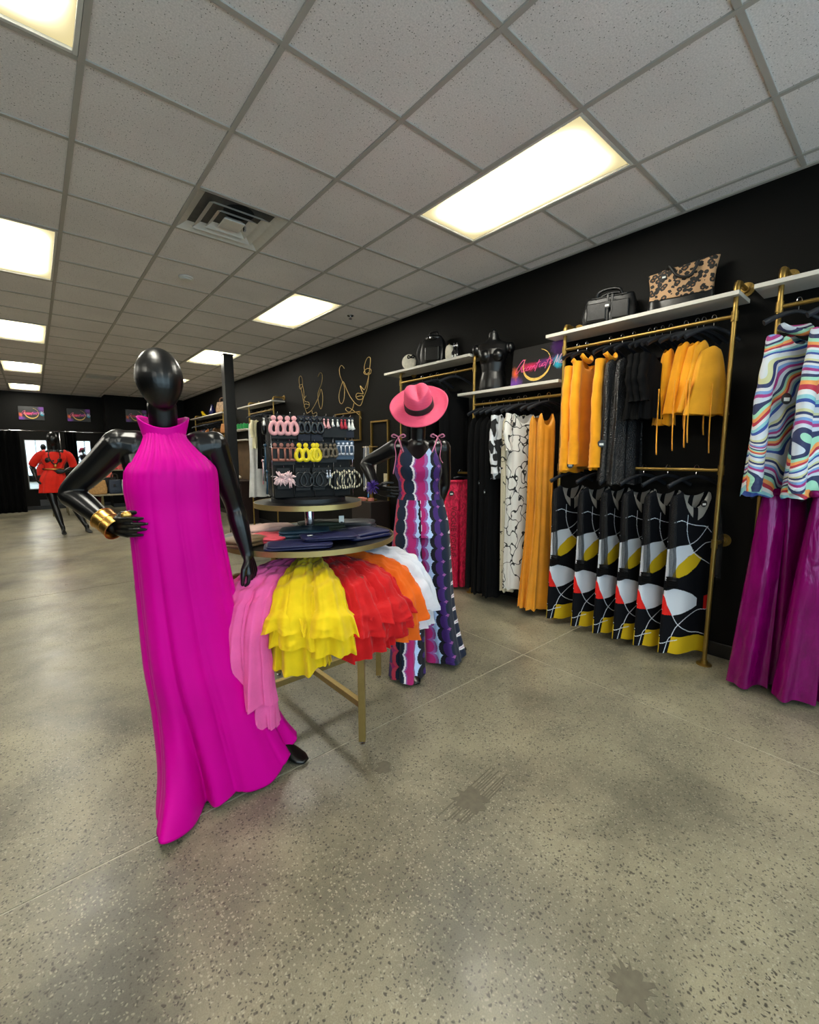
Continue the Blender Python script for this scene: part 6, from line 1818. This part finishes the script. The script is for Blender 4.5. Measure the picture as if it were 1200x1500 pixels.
obj('wall_bracket', MB().tube([(1.26, 11.3, 1.985), (1.26, 11.95, 1.985)], .012, 10), CHROME, t, True)
curtain('wide black curtain at the left edge in front of the first fitting room', -1.9, -.5, 11.3, .08, 1.985, 12)
curtain('narrow gathered black curtain between the two mirrors', .33, .56, 11.3, .08, 1.985, 4)
k = NT('mirror_silver'); k.b.inputs['Metallic'].default_value = 1; k.b.inputs['Roughness'].default_value = .02; k.b.inputs['Base Color'].default_value = (.9, .92, .92, 1)
MIRR = k.m
for lab, x0, x1 in (('tall mirror in the left fitting room behind the red mannequin', -.43, .0), ('tall mirror in the second fitting room', .60, .93)):
    t = thing('wall_mirror', lab, 'mirror', ((x0 + x1) / 2, YB - .002, .55), group='fitting room mirrors')
    w = x1 - x0
    obj('glass', MB().box((0, -.012, .625), (w, .008, 1.25)), MIRR, t)
    g = MB()
    for s in (-1, 1):
        g.box((s * w / 2, -.012, .625), (.02, .024, 1.27)); g.box((0, -.012, .625 + s * .63), (w, .024, .02))
    obj('frame', g, plain('mirror_frame_grey', (120, 120, 118), .4), t)
t = thing('floor_vent', 'low grey wall grille beside the left fitting room', 'vent', (-.0, YB - .003, .1), 0)
obj('frame', MB().box((0, -.008, .08), (.5, .014, .16)), plain('grille_grey', (60, 62, 66), .5), t)
for i in range(5):
    obj('slat', MB().box((0, -.018, .03 + .025 * i), (.46, .008, .006)), plain('grille_grey', (60, 62, 66), .5), t)
t = thing('fitting_stool', 'low stool with pale legs behind the red mannequin', 'stool', (.1, 10.75, 0))
obj('seat', MB().lathe([(.2, .4), (.21, .42), (.2, .45)], n=28), BLACKLEATHER, t, 'auto')
for q in range(4):
    a = PI / 4 + q * PI / 2
    obj('leg', MB().tube([(.15 * math.cos(a), .15 * math.sin(a), .4), (.2 * math.cos(a), .2 * math.sin(a), 0)], [.016, .012], 8), plain('pale_metal_leg', (150, 140, 112), .4, .5), t, True)

# ------------------------------------------------------------------ far display tables with bags
GT = plain('far_table_gold', (168, 148, 96), .4, .6)
def simple_table(label, x0, x1, y0, y1, z):
    t = thing('bag_table', label, 'table', ((x0 + x1) / 2, (y0 + y1) / 2, 0), group='far bag tables')
    w, d = x1 - x0, y1 - y0
    obj('table_top', MB().box((0, 0, z - .015), (w, d, .03)), plain('far_table_top', (150, 140, 118), .5), t, bevel=.004)
    for sx in (-1, 1):
        for sy in (-1, 1):
            obj('leg', MB().box((sx * (w / 2 - .03), sy * (d / 2 - .03), (z - .03) / 2), (.05, .05, z - .03)), GT, t, bevel=.003)
    return t
simple_table('low gold-legged table holding bags behind the bent arm of the nearest mannequin', .55, 1.75, 10.1, 10.6, .49)
simple_table('taller narrow table behind the low bag table', .9, 2.0, 10.75, 11.15, 1.06)
def tote2(name, label, loc, w, d, h, mat, rz, hh=.12, group='bags on the low far table'):
    t = thing(name, label, 'bag', loc, rz, group=group)
    obj('body', bag_body(w, d, h, .92), mat, t, True)
    for s in (-1, 1):
        obj('handle', MB().tube(smooth_path([(-w * .25, s * d * .25, h * .95), (-w * .2, s * d * .3, h + hh), (w * .2, s * d * .3, h + hh), (w * .25, s * d * .25, h * .95)], 6), .008, 7), plain('dark_handle', (40, 28, 18), .5), t, True)
    obj('bag_tag', MB().box((-w * .1, -d * .5 - .012, h * .6), (.05, .004, .06)), BLACKPL, t)
    return t
tote2('handbag', 'tan slouchy handbag on the low far table', (.76, 10.3, .49), .46, .18, .33, plain('tan_suede', (168, 128, 76), .7, var=.2), .0, .06)
tote2('handbag', 'navy tote bag in the middle of the low far table', (1.16, 10.28, .49), .26, .14, .34, plain('navy_leather', (30, 42, 60), .45), .1)
tote2('handbag', 'white tote bag at the right of the low far table', (1.42, 10.3, .49), .24, .14, .33, plain('white_leather', (206, 208, 204), .45), -.05)
tote2('clutch_bag', 'pink clutch on the back edge of the low far table', (1.0, 10.48, .88), .3, .08, .12, plain('pink_leather', (216, 110, 96), .5), .05, .03, 'small bags behind the low far table')
bx_ = thing('display_box', 'dark display box under the pink clutch', 'box', (1.0, 10.48, .49))
obj('body', MB().box((0, 0, .195), (.4, .16, .388)), plain('dark_display', (24, 20, 20), .6), bx_, bevel=.005)
obj('lid', MB().box((0, 0, .383), (.41, .17, .012)), plain('dark_display', (24, 20, 20), .6), bx_, bevel=.003)
tote2('clutch_bag', 'coral clutch standing on the taller far table', (1.45, 10.86, 1.06), .3, .1, .14, plain('coral_leather', (196, 70, 70), .5), 0, .03, 'small bags on the taller far table')
tote2('floral_bag', 'red floral bag on the taller far table, left of the dark floral one', (1.2, 10.95, 1.06), .22, .12, .26, plain('red_floral', (190, 40, 62), .6, var=.6, scale=18), 0, .08, 'floral bags on the taller far table')
FLO = NT('dark_floral'); _v = FLO.n('ShaderNodeTexVoronoi', i_Scale=22.0); FLO.l(FLO.coord(), _v.inputs['Vector'])
_r = FLO.ramp(_v.outputs['Distance'], [(.3, lin(196, 40, 80)), (.42, lin(60, 110, 50)), (.5, lin(16, 16, 22))]); FLO.l(_r.outputs[0], FLO.b.inputs['Base Color']); FLO = FLO.m
tote2('floral_bag', 'dark floral bag at the right of the taller far table', (1.5, 10.98, 1.06), .28, .12, .3, FLO, 0, .08, 'floral bags on the taller far table')
t = thing('boot', 'dark red boot shaft standing under the low far table', 'boot', (.8, 10.35, 0))
obj('shaft', MB().tube([(0, 0, .05), (0, 0, .25), (.01, 0, .43)], [.05, .06, .07], 14), plain('oxblood_leather', (70, 10, 16), .4), t, True)
obj('foot', MB().ball((.0, -.06, .045), (.05, .12, .045), 16, 8), plain('oxblood_leather', (70, 10, 16), .4), t, True)

# hide-and-seek clean up: nothing may keep a placeholder label
for o in bpy.data.objects:
    if o.get('label') == 'x':
        o['label'] = 'black hanger'
